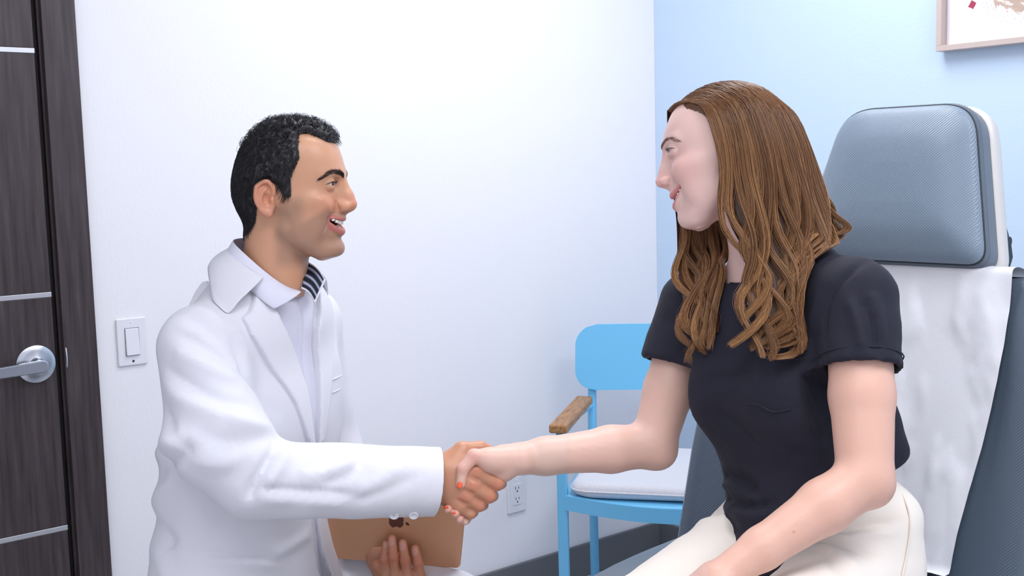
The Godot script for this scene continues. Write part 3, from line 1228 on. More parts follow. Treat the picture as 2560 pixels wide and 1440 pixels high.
	# tables from rows of [y, front x, back x, centre x, half width, squareness], y falling
	func set_face(rows: Array, k: float) -> void:
		var lo: float = rows[-1][0]
		var hi: float = rows[0][0]
		ty0 = lo
		var n := int((hi - lo) * 1000.0)
		for s in n + 1:
			var y := lo + s * 0.001
			var j := 0
			while j < rows.size() - 2 and rows[j + 1][0] > y:
				j += 1
			var r1: Array = rows[j]
			var r2: Array = rows[j + 1]
			var r0: Array = rows[maxi(j - 1, 0)]
			var r3: Array = rows[mini(j + 2, rows.size() - 1)]
			var u := clampf((r1[0] - y) / (r1[0] - r2[0]), 0.0, 1.0)
			var o := []
			for c in 5:
				var a: float = r1[c + 1]
				var b: float = r2[c + 1]
				# cubic with slopes limited by the uneven spacing
				var h: float = r1[0] - r2[0]
				var m1: float = (b - r0[c + 1]) / maxf(1e-4, r0[0] - r2[0]) * h
				var m2: float = (r3[c + 1] - a) / maxf(1e-4, r1[0] - r3[0]) * h
				var u2 := u * u
				var u3 := u2 * u
				o.append((2 * u3 - 3 * u2 + 1) * a + (u3 - 2 * u2 + u) * m1 + (-2 * u3 + 3 * u2) * b + (u3 - u2) * m2)
			tx.append(o[0])
			tb.append(o[1])
			tc.append(o[2])
			tw.append(o[3])
			tp.append(maxf(1.3, o[4]))
		add(4, Vector3.ZERO, Vector3.ZERO, 0, 0, 0, k, 0)

	func smile(c: Vector3, r: Vector3, bend: float, arch: float, k := 0.003, o := 1) -> void:
		add(5, c, r, bend, arch, 0, k, o, Basis.from_scale(Vector3(1 / r.x, 1 / r.y, 1 / r.z)))

	func eval(p: Vector3, act: PackedInt32Array) -> float:
		var d := 1e3
		for i in act:
			var e := d1(i, p)
			var k := kk[i]
			match op[i]:
				0:
					var h := k - absf(d - e)
					d = minf(d, e)
					if h > 0.0:
						d -= h * h * 0.25 / k
				1:
					e = -e
					var h1 := k - absf(d - e)
					d = maxf(d, e)
					if h1 > 0.0:
						d += h1 * h1 * 0.25 / k
				2:
					var h2 := k - absf(d - e)
					d = maxf(d, e)
					if h2 > 0.0:
						d += h2 * h2 * 0.25 / k
		return d

	func all() -> PackedInt32Array:
		return PackedInt32Array(range(kind.size()))

	func at(p: Vector3) -> float:
		return eval(p, all())

	func grad(p: Vector3, act: PackedInt32Array, e := 0.0006) -> Vector3:
		return Vector3(eval(p + Vector3(e, 0, 0), act) - eval(p - Vector3(e, 0, 0), act), eval(p + Vector3(0, e, 0), act) - eval(p - Vector3(0, e, 0), act), eval(p + Vector3(0, 0, e), act) - eval(p - Vector3(0, 0, e), act)).normalized()

	# first hit of a ray, or the nearest approach
	func hit(o: Vector3, dir: Vector3, most := 0.6) -> Vector3:
		var act := all()
		var t := 0.0
		var best := 1e3
		var bt := 0.0
		while t < most:
			var d := eval(o + dir * t, act)
			if d < best:
				best = d
				bt = t
			if d < 0.0002:
				return o + dir * t
			t += clampf(d * 0.6, 0.0003, 0.02)
		return o + dir * bt

	# move a point onto the surface along the field's slope
	func settle(p: Vector3, lift := 0.0) -> Vector3:
		var act := all()
		for i in 6:
			var d := eval(p, act) - lift
			if absf(d) < 0.0001:
				break
			p -= grad(p, act, 0.001) * d * 0.9
		return p

	func mesh(lo: Vector3, hi: Vector3, cell: float) -> Dictionary:
		var nx := int(ceil((hi.x - lo.x) / cell)) + 2
		var ny := int(ceil((hi.y - lo.y) / cell)) + 2
		var nz := int(ceil((hi.z - lo.z) / cell)) + 2
		var S := 8
		var F := PackedFloat32Array()
		F.resize(nx * ny * nz)
		F.fill(1e9)
		var vid := PackedInt32Array()
		vid.resize(nx * ny * nz)
		vid.fill(-1)
		var sy := nx
		var sz := nx * ny
		var blocks := []
		var n := kind.size()
		var R := cell * S * 0.8661
		for bz in range(0, nz - 1, S):
			for by in range(0, ny - 1, S):
				for bx in range(0, nx - 1, S):
					var c := lo + Vector3(bx + S * 0.5, by + S * 0.5, bz + S * 0.5) * cell
					var act := PackedInt32Array()
					var any := false
					var out := false
					for i in n:
						var e := d1(i, c)
						var reach := R * (1.6 if kind[i] == 1 or kind[i] >= 4 else 1.0) + kk[i] + 2.0 * cell
						if kind[i] == 4 or kind[i] == 5:
							e *= 0.5
						if op[i] == 2:
							if e > reach:
								out = true
								break
							if e > -reach:
								act.append(i)
						elif e < reach:
							act.append(i)
							any = any or op[i] == 0
					if out or not any:
						continue
					var dc := eval(c, act)
					if absf(dc) > R * 2.0 + 2.0 * cell:
						continue
					var x1 := mini(bx + S, nx - 1)
					var y1 := mini(by + S, ny - 1)
					var z1 := mini(bz + S, nz - 1)
					for z in range(bz, z1 + 1):
						for y in range(by, y1 + 1):
							var at0 := y * sy + z * sz
							for x in range(bx, x1 + 1):
								if F[at0 + x] > 1e8:
									F[at0 + x] = eval(lo + Vector3(x, y, z) * cell, act)
					blocks.append(Vector3i(bx, by, bz))
		var V := PackedVector3Array()
		var cells := PackedInt32Array()
		for b in blocks:
			for z in range(b.z, mini(b.z + S, nz - 1)):
				for y in range(b.y, mini(b.y + S, ny - 1)):
					for x in range(b.x, mini(b.x + S, nx - 1)):
						var i := x + y * sy + z * sz
						var a0 := F[i]
						var a1 := F[i + 1]
						var a2 := F[i + sy]
						var a3 := F[i + sy + 1]
						var a4 := F[i + sz]
						var a5 := F[i + sz + 1]
						var a6 := F[i + sz + sy]
						var a7 := F[i + sz + sy + 1]
						var neg := int(a0 < 0) + int(a1 < 0) + int(a2 < 0) + int(a3 < 0) + int(a4 < 0) + int(a5 < 0) + int(a6 < 0) + int(a7 < 0)
						if neg == 0 or neg == 8:
							continue
						var s := Vector3.ZERO
						var m := 0
						if (a0 < 0) != (a1 < 0):
							s += Vector3(a0 / (a0 - a1), 0, 0); m += 1
						if (a2 < 0) != (a3 < 0):
							s += Vector3(a2 / (a2 - a3), 1, 0); m += 1
						if (a4 < 0) != (a5 < 0):
							s += Vector3(a4 / (a4 - a5), 0, 1); m += 1
						if (a6 < 0) != (a7 < 0):
							s += Vector3(a6 / (a6 - a7), 1, 1); m += 1
						if (a0 < 0) != (a2 < 0):
							s += Vector3(0, a0 / (a0 - a2), 0); m += 1
						if (a1 < 0) != (a3 < 0):
							s += Vector3(1, a1 / (a1 - a3), 0); m += 1
						if (a4 < 0) != (a6 < 0):
							s += Vector3(0, a4 / (a4 - a6), 1); m += 1
						if (a5 < 0) != (a7 < 0):
							s += Vector3(1, a5 / (a5 - a7), 1); m += 1
						if (a0 < 0) != (a4 < 0):
							s += Vector3(0, 0, a0 / (a0 - a4)); m += 1
						if (a1 < 0) != (a5 < 0):
							s += Vector3(1, 0, a1 / (a1 - a5)); m += 1
						if (a2 < 0) != (a6 < 0):
							s += Vector3(0, 1, a2 / (a2 - a6)); m += 1
						if (a3 < 0) != (a7 < 0):
							s += Vector3(1, 1, a3 / (a3 - a7)); m += 1
						vid[i] = V.size()
						cells.append(i)
						V.append(lo + (Vector3(x, y, z) + s / m) * cell)
		var I := PackedInt32Array()
		for i in cells:
			var neg0 := F[i] < 0
			var q0 := vid[i]
			# each edge from the cell's first corner is ringed by four cells
			if neg0 != (F[i + 1] < 0):
				four(I, V, neg0, q0, vid[i - sy], vid[i - sy - sz], vid[i - sz])
			if neg0 != (F[i + sy] < 0):
				four(I, V, neg0, q0, vid[i - sz], vid[i - sz - 1], vid[i - 1])
			if neg0 != (F[i + sz] < 0):
				four(I, V, neg0, q0, vid[i - 1], vid[i - 1 - sy], vid[i - sy])
		return {"v": V, "i": I}

	func four(I: PackedInt32Array, V: PackedVector3Array, flip: bool, a: int, b: int, c: int, d: int) -> void:
		if a < 0 or b < 0 or c < 0 or d < 0:
			return
		if not flip:
			var t := b
			b = d
			d = t
		# counted clockwise from outside; split along the shorter diagonal
		if V[a].distance_squared_to(V[c]) <= V[b].distance_squared_to(V[d]):
			I.append_array([a, c, b, a, d, c])
		else:
			I.append_array([a, d, b, b, d, c])

# parts of one body mesh, joined into one surface
class Body:
	var v := PackedVector3Array()
	var i := PackedInt32Array()
	var c := PackedColorArray()
	var n := PackedVector3Array()

	func take(d: Dictionary, xf: Transform3D, paint: Callable, shift = null) -> void:
		var base := v.size()
		var V: PackedVector3Array = d.v
		var nn := normals(V, d.i)
		if shift != null:
			for k in V.size():
				V[k] += nn[k] * shift.call(V[k], nn[k])
			nn = normals(V, d.i)
		for k in V.size():
			v.append(xf * V[k])
			n.append((xf.basis * nn[k]).normalized())
			c.append(paint.call(V[k], nn[k]))
		var flip := xf.basis.determinant() < 0.0
		var I: PackedInt32Array = d.i
		for k in range(0, I.size(), 3):
			i.append(base + I[k])
			i.append(base + (I[k + 2] if flip else I[k + 1]))
			i.append(base + (I[k + 1] if flip else I[k + 2]))

	func normals(V: PackedVector3Array, I: PackedInt32Array) -> PackedVector3Array:
		var nn := PackedVector3Array()
		nn.resize(V.size())
		for k in range(0, I.size(), 3):
			var a := I[k]
			var b := I[k + 1]
			var d := I[k + 2]
			var g := (V[d] - V[a]).cross(V[b] - V[a])
			nn[a] += g
			nn[b] += g
			nn[d] += g
		for k in nn.size():
			nn[k] = nn[k].normalized()
		return nn

	func mesh() -> ArrayMesh:
		var arr := []
		arr.resize(Mesh.ARRAY_MAX)
		arr[Mesh.ARRAY_VERTEX] = v
		arr[Mesh.ARRAY_NORMAL] = n
		arr[Mesh.ARRAY_COLOR] = c
		arr[Mesh.ARRAY_INDEX] = i
		var am := ArrayMesh.new()
		am.add_surface_from_arrays(Mesh.PRIMITIVE_TRIANGLES, arr)
		return am

func lin(r: float, g: float, b: float) -> Color:
	return Color(r, g, b).srgb_to_linear()

# run jobs (callables without arguments) side by side; results in order
func run_jobs(jobs: Array) -> Array:
	var out := []
	out.resize(jobs.size())
	var lock := Mutex.new()
	var work := func(k: int) -> void:
		var r = jobs[k].call()
		lock.lock()
		out[k] = r
		lock.unlock()
	var id := WorkerThreadPool.add_group_task(work, jobs.size(), -1, true)
	WorkerThreadPool.wait_for_group_task_completion(id)
	return out

# Catmull-Rom points between the given ones
func smooth_path(pts: Array, sub: int) -> Array:
	var out := []
	for i in pts.size() - 1:
		var p0 = pts[maxi(i - 1, 0)]
		var p1 = pts[i]
		var p2 = pts[i + 1]
		var p3 = pts[mini(i + 2, pts.size() - 1)]
		for k in sub:
			var t := float(k) / sub
			out.append((p1 * 2.0 + (p2 - p0) * t + (p0 * 2.0 - p1 * 5.0 + p2 * 4.0 - p3) * t * t + (p1 * 3.0 - p0 - p2 * 3.0 + p3) * t * t * t) * 0.5)
	out.append(pts[-1])
	return out

func poly_dist(poly: PackedVector2Array, p: Vector2) -> float:
	# positive inside
	var best := 1e9
	var m := poly.size()
	for i in m:
		var a := poly[i]
		var ba := poly[(i + 1) % m] - a
		var pa := p - a
		best = minf(best, (pa - ba * clampf(pa.dot(ba) / ba.length_squared(), 0, 1)).length_squared())
	var d := sqrt(best)
	return d if Geometry2D.is_point_in_polygon(p, poly) else -d

func seg_dist(p: Vector3, pts: Array) -> float:
	var best := 1e9
	for i in pts.size() - 1:
		var a: Vector3 = pts[i]
		var ba: Vector3 = pts[i + 1] - a
		var pa := p - a
		best = minf(best, (pa - ba * clampf(pa.dot(ba) / ba.length_squared(), 0, 1)).length_squared())
	return sqrt(best)

# ---------------------------------------------------------------- people
# head space: x forward, y up, z to the side; the origin lies between the ears
func man_head() -> Sdf:
	var s := Sdf.new()
	# skull and neck
	s.ell(Vector3(0.006, 0.044, 0), Vector3(0.086, 0.085, 0.074), 0.02)
	s.ell(Vector3(-0.030, 0.010, 0), Vector3(0.050, 0.055, 0.060), 0.03)
	s.cap(Vector3(-0.008, -0.02, 0.0), Vector3(-0.030, -0.19, 0.0), 0.0555, 0.058, 0.022)
	s.set_face([
		[0.116, 0.050, -0.03, 0.01, 0.036, 2.1], [0.110, 0.0610, -0.03, 0.015, 0.046, 2.2], [0.103, 0.0710, -0.03, 0.02, 0.054, 2.2], [0.096, 0.0785, -0.03, 0.02, 0.060, 2.3], [0.088, 0.0840, -0.03, 0.02, 0.064, 2.3], [0.0747, 0.0895, -0.03, 0.02, 0.067, 2.3], [0.060, 0.0945, -0.03, 0.02, 0.068, 2.25],
		[0.046, 0.0990, -0.03, 0.02, 0.068, 2.15], [0.036, 0.0985, -0.03, 0.02, 0.068, 2.05], [0.0285, 0.0955, -0.03, 0.02, 0.068, 2.0], [0.015, 0.0925, -0.03, 0.02, 0.0690, 1.9], [0.0, 0.0920, -0.03, 0.02, 0.0690, 1.85],
		[-0.015, 0.0945, -0.025, 0.022, 0.0675, 1.65], [-0.025, 0.0972, -0.02, 0.025, 0.0655, 1.48], [-0.033, 0.0990, -0.015, 0.027, 0.0635, 1.40], [-0.042, 0.0985, -0.008, 0.03, 0.0620, 1.38], [-0.052, 0.0970, -0.003, 0.03, 0.0600, 1.42],
		[-0.062, 0.0968, 0.005, 0.033, 0.0560, 1.5], [-0.0727, 0.0940, 0.015, 0.04, 0.0510, 1.6], [-0.080, 0.0960, 0.022, 0.045, 0.0460, 1.75], [-0.0869, 0.0978, 0.030, 0.05, 0.0410, 1.9], [-0.094, 0.0968, 0.037, 0.055, 0.0350, 1.95],
		[-0.099, 0.0925, 0.044, 0.06, 0.0290, 2.0], [-0.1025, 0.085, 0.05, 0.062, 0.0220, 2.0], [-0.106, 0.074, 0.054, 0.064, 0.0120, 2.0]], 0.018)
	# brow ridges, cheekbones, cheeks raised by the smile
	s.cap2(Vector3(0.0905, 0.038, 0.012), Vector3(0.069, 0.040, 0.046), 0.0080, 0.0070, 0.012)
	s.ell2(Vector3(0.048, -0.003, 0.053), Vector3(0.028, 0.013, 0.0145), 0.016)
	s.ell2(Vector3(0.071, -0.013, 0.037), Vector3(0.015, 0.013, 0.015), 0.018)
	s.ell2(Vector3(0.042, -0.040, 0.044), Vector3(0.032, 0.036, 0.0165), 0.022)
	s.ell(Vector3(0.083, -0.042, 0), Vector3(0.0150, 0.020, 0.017), 0.014)
	s.ell(Vector3(0.087, -0.088, 0), Vector3(0.0115, 0.0125, 0.019), 0.014)
	s.cap2(Vector3(0.012, -0.050, 0.053), Vector3(0.068, -0.093, 0.022), 0.009, 0.009, 0.02)
	# eye sockets
	s.ell2(Vector3(0.0935, 0.0230, 0.0315), Vector3(0.0125, 0.0105, 0.0190), 0.012, 1, Basis(Vector3.UP, 0.42))
	# nose
	s.cap(Vector3(0.0935, 0.033, 0), Vector3(0.1075, 0.002, 0), 0.0070, 0.0083, 0.010)
	s.cap(Vector3(0.090, 0.018, 0), Vector3(0.094, -0.012, 0), 0.0120, 0.0165, 0.012)
	s.cap(Vector3(0.1065, 0.002, 0), Vector3(0.1110, -0.0125, 0), 0.0085, 0.0120, 0.008)
	s.ell2(Vector3(0.1010, -0.0160, 0.0140), Vector3(0.0125, 0.0088, 0.0070), 0.006)
	s.cap(Vector3(0.110, -0.0180, 0), Vector3(0.098, -0.0265, 0), 0.0060, 0.0050, 0.005)
	s.ell2(Vector3(0.1060, -0.0245, 0.0085), Vector3(0.0068, 0.0038, 0.0038), 0.0025, 1)
	s.cap2(Vector3(0.0905, -0.0090, 0.0205), Vector3(0.0945, -0.0215, 0.0200), 0.0016, 0.0018, 0.004, 1)
	# folds from the nose past the mouth's corners
	s.cap2(Vector3(0.0945, -0.0205, 0.021), Vector3(0.0810, -0.0360, 0.0335), 0.0020, 0.0020, 0.007, 1)
	s.cap2(Vector3(0.0790, -0.0370, 0.036), Vector3(0.0725, -0.0520, 0.039), 0.0018, 0.0010, 0.008, 1)
	# lips round the open smile
	for z in [-1.0, 1.0]:
		var up := smooth_path([Vector3(0.0968, -0.0372, 0), Vector3(0.0958, -0.0362, z * 0.006), Vector3(0.0890, -0.0360, z * 0.018), Vector3(0.0750, -0.0338, z * 0.0308)], 3)
		s.chain(up, [0.0056, 0.0056, 0.0056, 0.0056, 0.0055, 0.0053, 0.0050, 0.0045, 0.0040, 0.0032], 0.003)
		var low := smooth_path([Vector3(0.0950, -0.0590, 0), Vector3(0.0932, -0.0580, z * 0.009), Vector3(0.0870, -0.0515, z * 0.020), Vector3(0.0745, -0.0365, z * 0.0310)], 3)
		s.chain(low, [0.0066, 0.0066, 0.0066, 0.0065, 0.006, 0.0056, 0.0052, 0.0046, 0.0040, 0.0030], 0.003)
	s.smile(Vector3(0.0900, -0.0480, 0), Vector3(0.030, 0.0070, 0.0315), 12.5, 22.0, 0.002, 1)
	head_ears(s, Vector3(-0.012, 0.001, 0.0705))
	return s

func head_ears(s: Sdf, at: Vector3) -> void:
	for z in [-1.0, 1.0]:
		var o := Vector3(at.x, at.y, z * at.z)
		var P := func(x: float, y: float, w: float) -> Vector3: return o + Vector3(x, y, z * w)
		# bowl behind, rim round it
		s.ell(o + Vector3(-0.004, 0.004, z * 0.005), Vector3(0.0155, 0.026, 0.0055), 0.005, 0, Basis(Vector3.UP, z * 0.42) * Basis(Vector3(0, 0, 1), 0.14))
		var rim := smooth_path([P.call(0.008, 0.006, 0.004), P.call(0.009, 0.018, 0.007), P.call(0.002, 0.0285, 0.010), P.call(-0.009, 0.0290, 0.0125), P.call(-0.0175, 0.021, 0.0145), P.call(-0.0195, 0.008, 0.0145), P.call(-0.0165, -0.006, 0.012), P.call(-0.0095, -0.018, 0.009)], 3)
		var rr := []
		for i in rim.size():
			rr.append(0.0030 + 0.0006 * sin(PI * i / (rim.size() - 1)))
		s.chain(rim, rr, 0.003)
		s.cap(P.call(-0.0075, -0.019, 0.008), P.call(0.001, -0.0255, 0.005), 0.0058, 0.0052, 0.005)
		s.cap(P.call(0.002, -0.024, 0.004), P.call(0.007, -0.012, 0.002), 0.0045, 0.0035, 0.005)
		# inner ridge and hollow
		var ridge := smooth_path([P.call(-0.002, 0.018, 0.010), P.call(-0.0095, 0.010, 0.012), P.call(-0.0105, -0.002, 0.0115), P.call(-0.005, -0.0115, 0.009)], 3)
		s.chain(ridge, [0.0024, 0.0026, 0.0027, 0.0028, 0.0028, 0.0028, 0.0028, 0.0027, 0.0026, 0.0025], 0.0025)
		s.ell(P.call(-0.001, 0.000, 0.0095), Vector3(0.0072, 0.0100, 0.0058), 0.003, 1)
		s.ell(P.call(-0.0035, 0.0235, 0.0125), Vector3(0.0060, 0.0028, 0.0030), 0.002, 1, Basis(Vector3(0, 0, 1), 0.25))
		s.cap(P.call(0.0065, -0.001, 0.006), P.call(0.0075, -0.006, 0.005), 0.0036, 0.0030, 0.003)

# one lid: rows of arcs from corner to corner over the eyeball; edge is the height of its rim at the front
func lid_arc(c: Vector3, z: float, r: float, h: float, yaw: float, row: int, n := 9) -> Array:
	var o := c * Vector3(1, 1, z)
	var f := Vector3(cos(yaw), 0, sin(yaw) * z)
	var side := Vector3(-sin(yaw), 0, cos(yaw) * z)
	var pts := []
	for i in n:
		var a := lerpf(-1.2, 1.2, float(i) / (n - 1))
		var w := cos(a * 1.25)
		var y := h * w - 0.0008 * (1.0 - w) if row == 0 else h * (0.3 + 0.7 * w)
		var rr := sqrt(maxf(r * r - y * y, 0.0)) + 0.0006
		pts.append(o + f * cos(a) * rr + side * sin(a) * rr * 1.12 + Vector3(0, y, 0))
	return pts

func eyelids(s: Sdf, c: Vector3, r: float, upper: float, lower: float, yaw: float) -> void:
	for z in [-1.0, 1.0]:
		for q in [[1.0, upper], [-1.0, lower]]:
			for row in 5:
				var h: float = q[1] + q[0] * (0.0009 + row * 0.0025)
				var rad := []
				for i in 9:
					rad.append(0.0013 if row == 0 else 0.0017)
				s.chain(lid_arc(c, z, r, h, yaw, row), rad, 0.002)

func make_eyes(t: Node3D, xf: Transform3D, c: Vector3, r: float, gaze: Vector3, iris: Color, lash: Color, upper: float, yaw: float) -> void:
	var em := StandardMaterial3D.new()
	em.vertex_color_use_as_albedo = true
	em.roughness = 0.08
	for z in [-1.0, 1.0]:
		var b := MB.new()
		b.use_col = true
		var g := gaze.normalized()
		var sd := g.cross(Vector3.UP).normalized()
		var bas := Basis(sd, g, sd.cross(g))
		var o := c * Vector3(1, 1, z)
		var rings := [[0.0, r * 1.012], [0.12, r * 1.02], [0.20, r * 1.03], [0.21, r * 1.028], [0.36, r * 1.02], [0.46, r * 1.012], [0.50, r], [0.8, r], [1.2, r], [1.8, r], [2.5, r], [3.1, r]]
		var cols := [lin(0.02, 0.02, 0.02), lin(0.02, 0.02, 0.02), lin(0.03, 0.02, 0.02), iris * 0.8, iris, iris * 0.5, lin(0.86, 0.83, 0.82), lin(0.90, 0.88, 0.87), lin(0.86, 0.78, 0.76), lin(0.8, 0.7, 0.7), lin(0.8, 0.7, 0.7), lin(0.8, 0.7, 0.7)]
		for k in rings.size():
			for i in 20:
				var a := TAU * i / 20.0
				var d := bas * Vector3(sin(rings[k][0]) * cos(a), cos(rings[k][0]), sin(rings[k][0]) * sin(a))
				b.v.append(xf * (o + d * rings[k][1]))
				b.n.append(xf.basis * d)
				b.c.append(cols[k])
		for k in rings.size() - 1:
			for i in 20:
				b.quad(k * 20 + i, k * 20 + (i + 1) % 20, (k + 1) * 20 + (i + 1) % 20, (k + 1) * 20 + i)
		part(b.mesh(), "eye", em, t)
		# lashes along the upper lid
		var lb := MB.new()
		var arc := lid_arc(c, z, r + 0.0012, upper + 0.0006, yaw, 0, 25)
		var path := []
		for p in arc:
			path.append(xf * p)
		lb.tube(path, 0.00055, 5, true)
		for i in range(2, 24):
			var root: Vector3 = arc[i]
			var out := (root - o).normalized()
			var tip := root + out * 0.0055 + Vector3(0, 0.0012, 0)
			var mid := root + out * 0.003 - Vector3(0, 0.0010, 0)
			lb.tube([xf * root, xf * mid, xf * tip], [0.00028, 0.00022, 0.00006], 3, false)
		part(lb.mesh(), "eyelashes", flat_mat(lash, 0.5), t)

# short hairs laid along a path over the skin
func make_brow(s: Sdf, pts: Array, widths: Array, n: int, rng: RandomNumberGenerator, xf: Transform3D, thick := 0.00032) -> Array:
	var both := []
	var path := smooth_path(pts, 6)
	for z in [-1.0, 1.0]:
		var b := MB.new()
		both.append(b)
		for i in n:
			var u := rng.randf()
			var q := u * (path.size() - 1.001)
			var k := int(q)
			var p: Vector3 = path[k].lerp(path[k + 1], q - k)
			var dir: Vector3 = (path[k + 1] - path[k]).normalized()
			var w := lerpf(widths[0], widths[1], u) if u > 0.25 else lerpf(widths[0] * 0.7, widths[0], u * 4.0)
			p += Vector3(0, rng.randf_range(-w, w), 0)
			p *= Vector3(1, 1, z)
			dir *= Vector3(1, 1, z)
			var L := rng.randf_range(0.006, 0.010)
			var up := lerpf(0.9, -0.25, u) + rng.randf_range(-0.25, 0.25)
			var d2 := (dir + Vector3(0, up * 0.6, 0)).normalized()
			var a := s.settle(p, 0.0002)
			var m := s.settle(p + d2 * L * 0.5, 0.0010)
			var e := s.settle(p + d2 * L, 0.0008)
			b.tube([xf * a, xf * m, xf * e], [thick, thick * 0.9, thick * 0.25], 3, false)
	return both

func make_teeth(xf: Transform3D, c: Vector3, arch: float, bend: float, n: int, size: Vector3, lower := false) -> MB:
	# a row of teeth along the dental arch
	var b := MB.new()
	var z := -0.5 * size.z * (n - 1)
	for i in n:
		var zz := z + i * size.z
		var k := absf(zz) / (0.5 * size.z * n)
		var h := size.y * (1.0 - 0.22 * k) * (0.93 if (i == n / 2 - 2 or i == n / 2 + 1) else 1.0)
		var ang := atan(2.0 * arch * zz)
		var o := Vector3(c.x - arch * zz * zz, c.y + bend * zz * zz - (0.0 if lower else h * 0.5) + (h * 0.5 if lower else 0.0), zz)
		b.rbox(Vector3(size.x, h, size.z * 0.97 / cos(ang)), size.z * 0.28, xf * Transform3D(Basis(Vector3.UP, ang), o), 2)
	return b

const MAN_F := Vector3(0.9985, 0, 0.053)
var man_xf := Transform3D(Basis(MAN_F.normalized(), Vector3.UP + MAN_F * 0.05, MAN_F.normalized().cross(Vector3.UP)) * Basis.from_scale(Vector3(0.955, 0.955, 0.955)), Vector3(-0.3682, 1.3097, -1.8563))

func skin_mat(rough: float) -> StandardMaterial3D:
	var m := StandardMaterial3D.new()
	m.vertex_color_use_as_albedo = true
	m.roughness = rough
	m.subsurf_scatter_enabled = true
	m.subsurf_scatter_strength = 0.12
	m.heightmap_enabled = true
	m.heightmap_texture = noise_tex(0.25, 256, 256, [], 31, 3)
	m.heightmap_scale = 0.012
	m.uv1_triplanar = true
	m.uv1_scale = Vector3(18, 18, 18)
	return m

var man_hair_side := PackedVector2Array([Vector2(0.12, 0.105), Vector2(0.077, 0.105), Vector2(0.050, 0.112), Vector2(0.035, 0.106), Vector2(0.0367, 0.0887), Vector2(0.040, 0.0665), Vector2(0.032, 0.050), Vector2(0.026, 0.034), Vector2(0.0275, 0.014), Vector2(0.025, 0.003),
	Vector2(0.0118, 0.003), Vector2(0.003, 0.022), Vector2(-0.012, 0.034), Vector2(-0.030, 0.024), Vector2(-0.034, -0.014), Vector2(-0.040, -0.038), Vector2(-0.057, -0.058), Vector2(-0.14, -0.062), Vector2(-0.14, 0.20), Vector2(0.12, 0.20)])
var man_hair_mid := PackedVector2Array([Vector2(0.12, 0.093), Vector2(0.087, 0.0925), Vector2(0.060, 0.094), Vector2(0.045, 0.092), Vector2(0.040, 0.088), Vector2(0.040, 0.0665), Vector2(0.032, 0.050), Vector2(0.026, 0.034), Vector2(0.0275, 0.014), Vector2(0.025, 0.003),
	Vector2(0.0118, 0.003), Vector2(0.003, 0.022), Vector2(-0.012, 0.034), Vector2(-0.030, 0.024), Vector2(-0.034, -0.014), Vector2(-0.040, -0.038), Vector2(-0.057, -0.058), Vector2(-0.14, -0.062), Vector2(-0.14, 0.20), Vector2(0.12, 0.20)])

func man_hair_mask(p: Vector3) -> float:
	var q := Vector2(p.x, p.y)
	var k := smoothstep(0.028, 0.050, absf(p.z))
	if p.x < -0.01 and p.y > 0.045:
		return 0.02
	return lerpf(poly_dist(man_hair_mid, q), poly_dist(man_hair_side, q), k)

func man_skin(p: Vector3, n: Vector3) -> Color:
	var base := lin(0.810, 0.605, 0.480)
	# warmer cheeks, nose and ears; paler brow
	var red := exp(-((p - Vector3(0.075, -0.012, signf(p.z) * 0.036)).length_squared()) / 0.0006) * 0.5 + exp(-((p - Vector3(0.117, -0.012, 0)).length_squared()) / 0.0003) * 0.6
	if absf(p.z) > 0.068 and p.x < 0.0 and absf(p.y) < 0.035:
		red = 0.40
	base = base.lerp(lin(0.83, 0.50, 0.40), clampf(red, 0, 1))
	# shaved beard
	var beard := smoothstep(0.010, -0.012, p.y + (0.026 - p.x) * 0.3) * smoothstep(-0.012, 0.012, p.x + 0.004)
	beard *= 1.0 - smoothstep(0.0, 1.0, (p.y + 0.030 + (0.075 - p.x) * 0.55) / 0.016) * smoothstep(0.030, 0.055, p.x)
	beard *= smoothstep(-0.128, -0.098, p.y)
	if p.y > -0.034 and p.x > 0.085:
		beard = 0.0
	if p.y < -0.024 and p.y > -0.037 and p.x > 0.083 and absf(p.z) < 0.026:
		beard = 0.75
	base = base.lerp(lin(0.575, 0.455, 0.385), clampf(beard, 0, 1) * 0.62)
	var w := p
	w.y -= 12.5 * p.z * p.z
	w.x += 22.0 * p.z * p.z
	if absf(p.z) < 0.0335 and p.x > 0.070:
		var dy := (w.y + 0.0480) / 0.0070
		var r2 := dy * dy + p.z * p.z / (0.0315 * 0.0315)
		var lip := 0.0
		if w.y > -0.0480:
			lip = smoothstep(1.0, 0.82, r2 / 3.2)
		else:
			lip = smoothstep(1.0, 0.85, r2 / 6.6)
		lip *= smoothstep(0.0800, 0.0880, w.x)
		base = base.lerp(lin(0.745, 0.435, 0.400), lip * 0.85)
		if w.x < 0.0945 and r2 < 1.05 and w.x > 0.05 and absf(dy) < 1.05:
			base = lin(0.30, 0.10, 0.10)
	var mk := man_hair_mask(p)
	base = base.lerp(lin(0.10, 0.085, 0.085), smoothstep(-0.001, 0.004, mk))
	return base

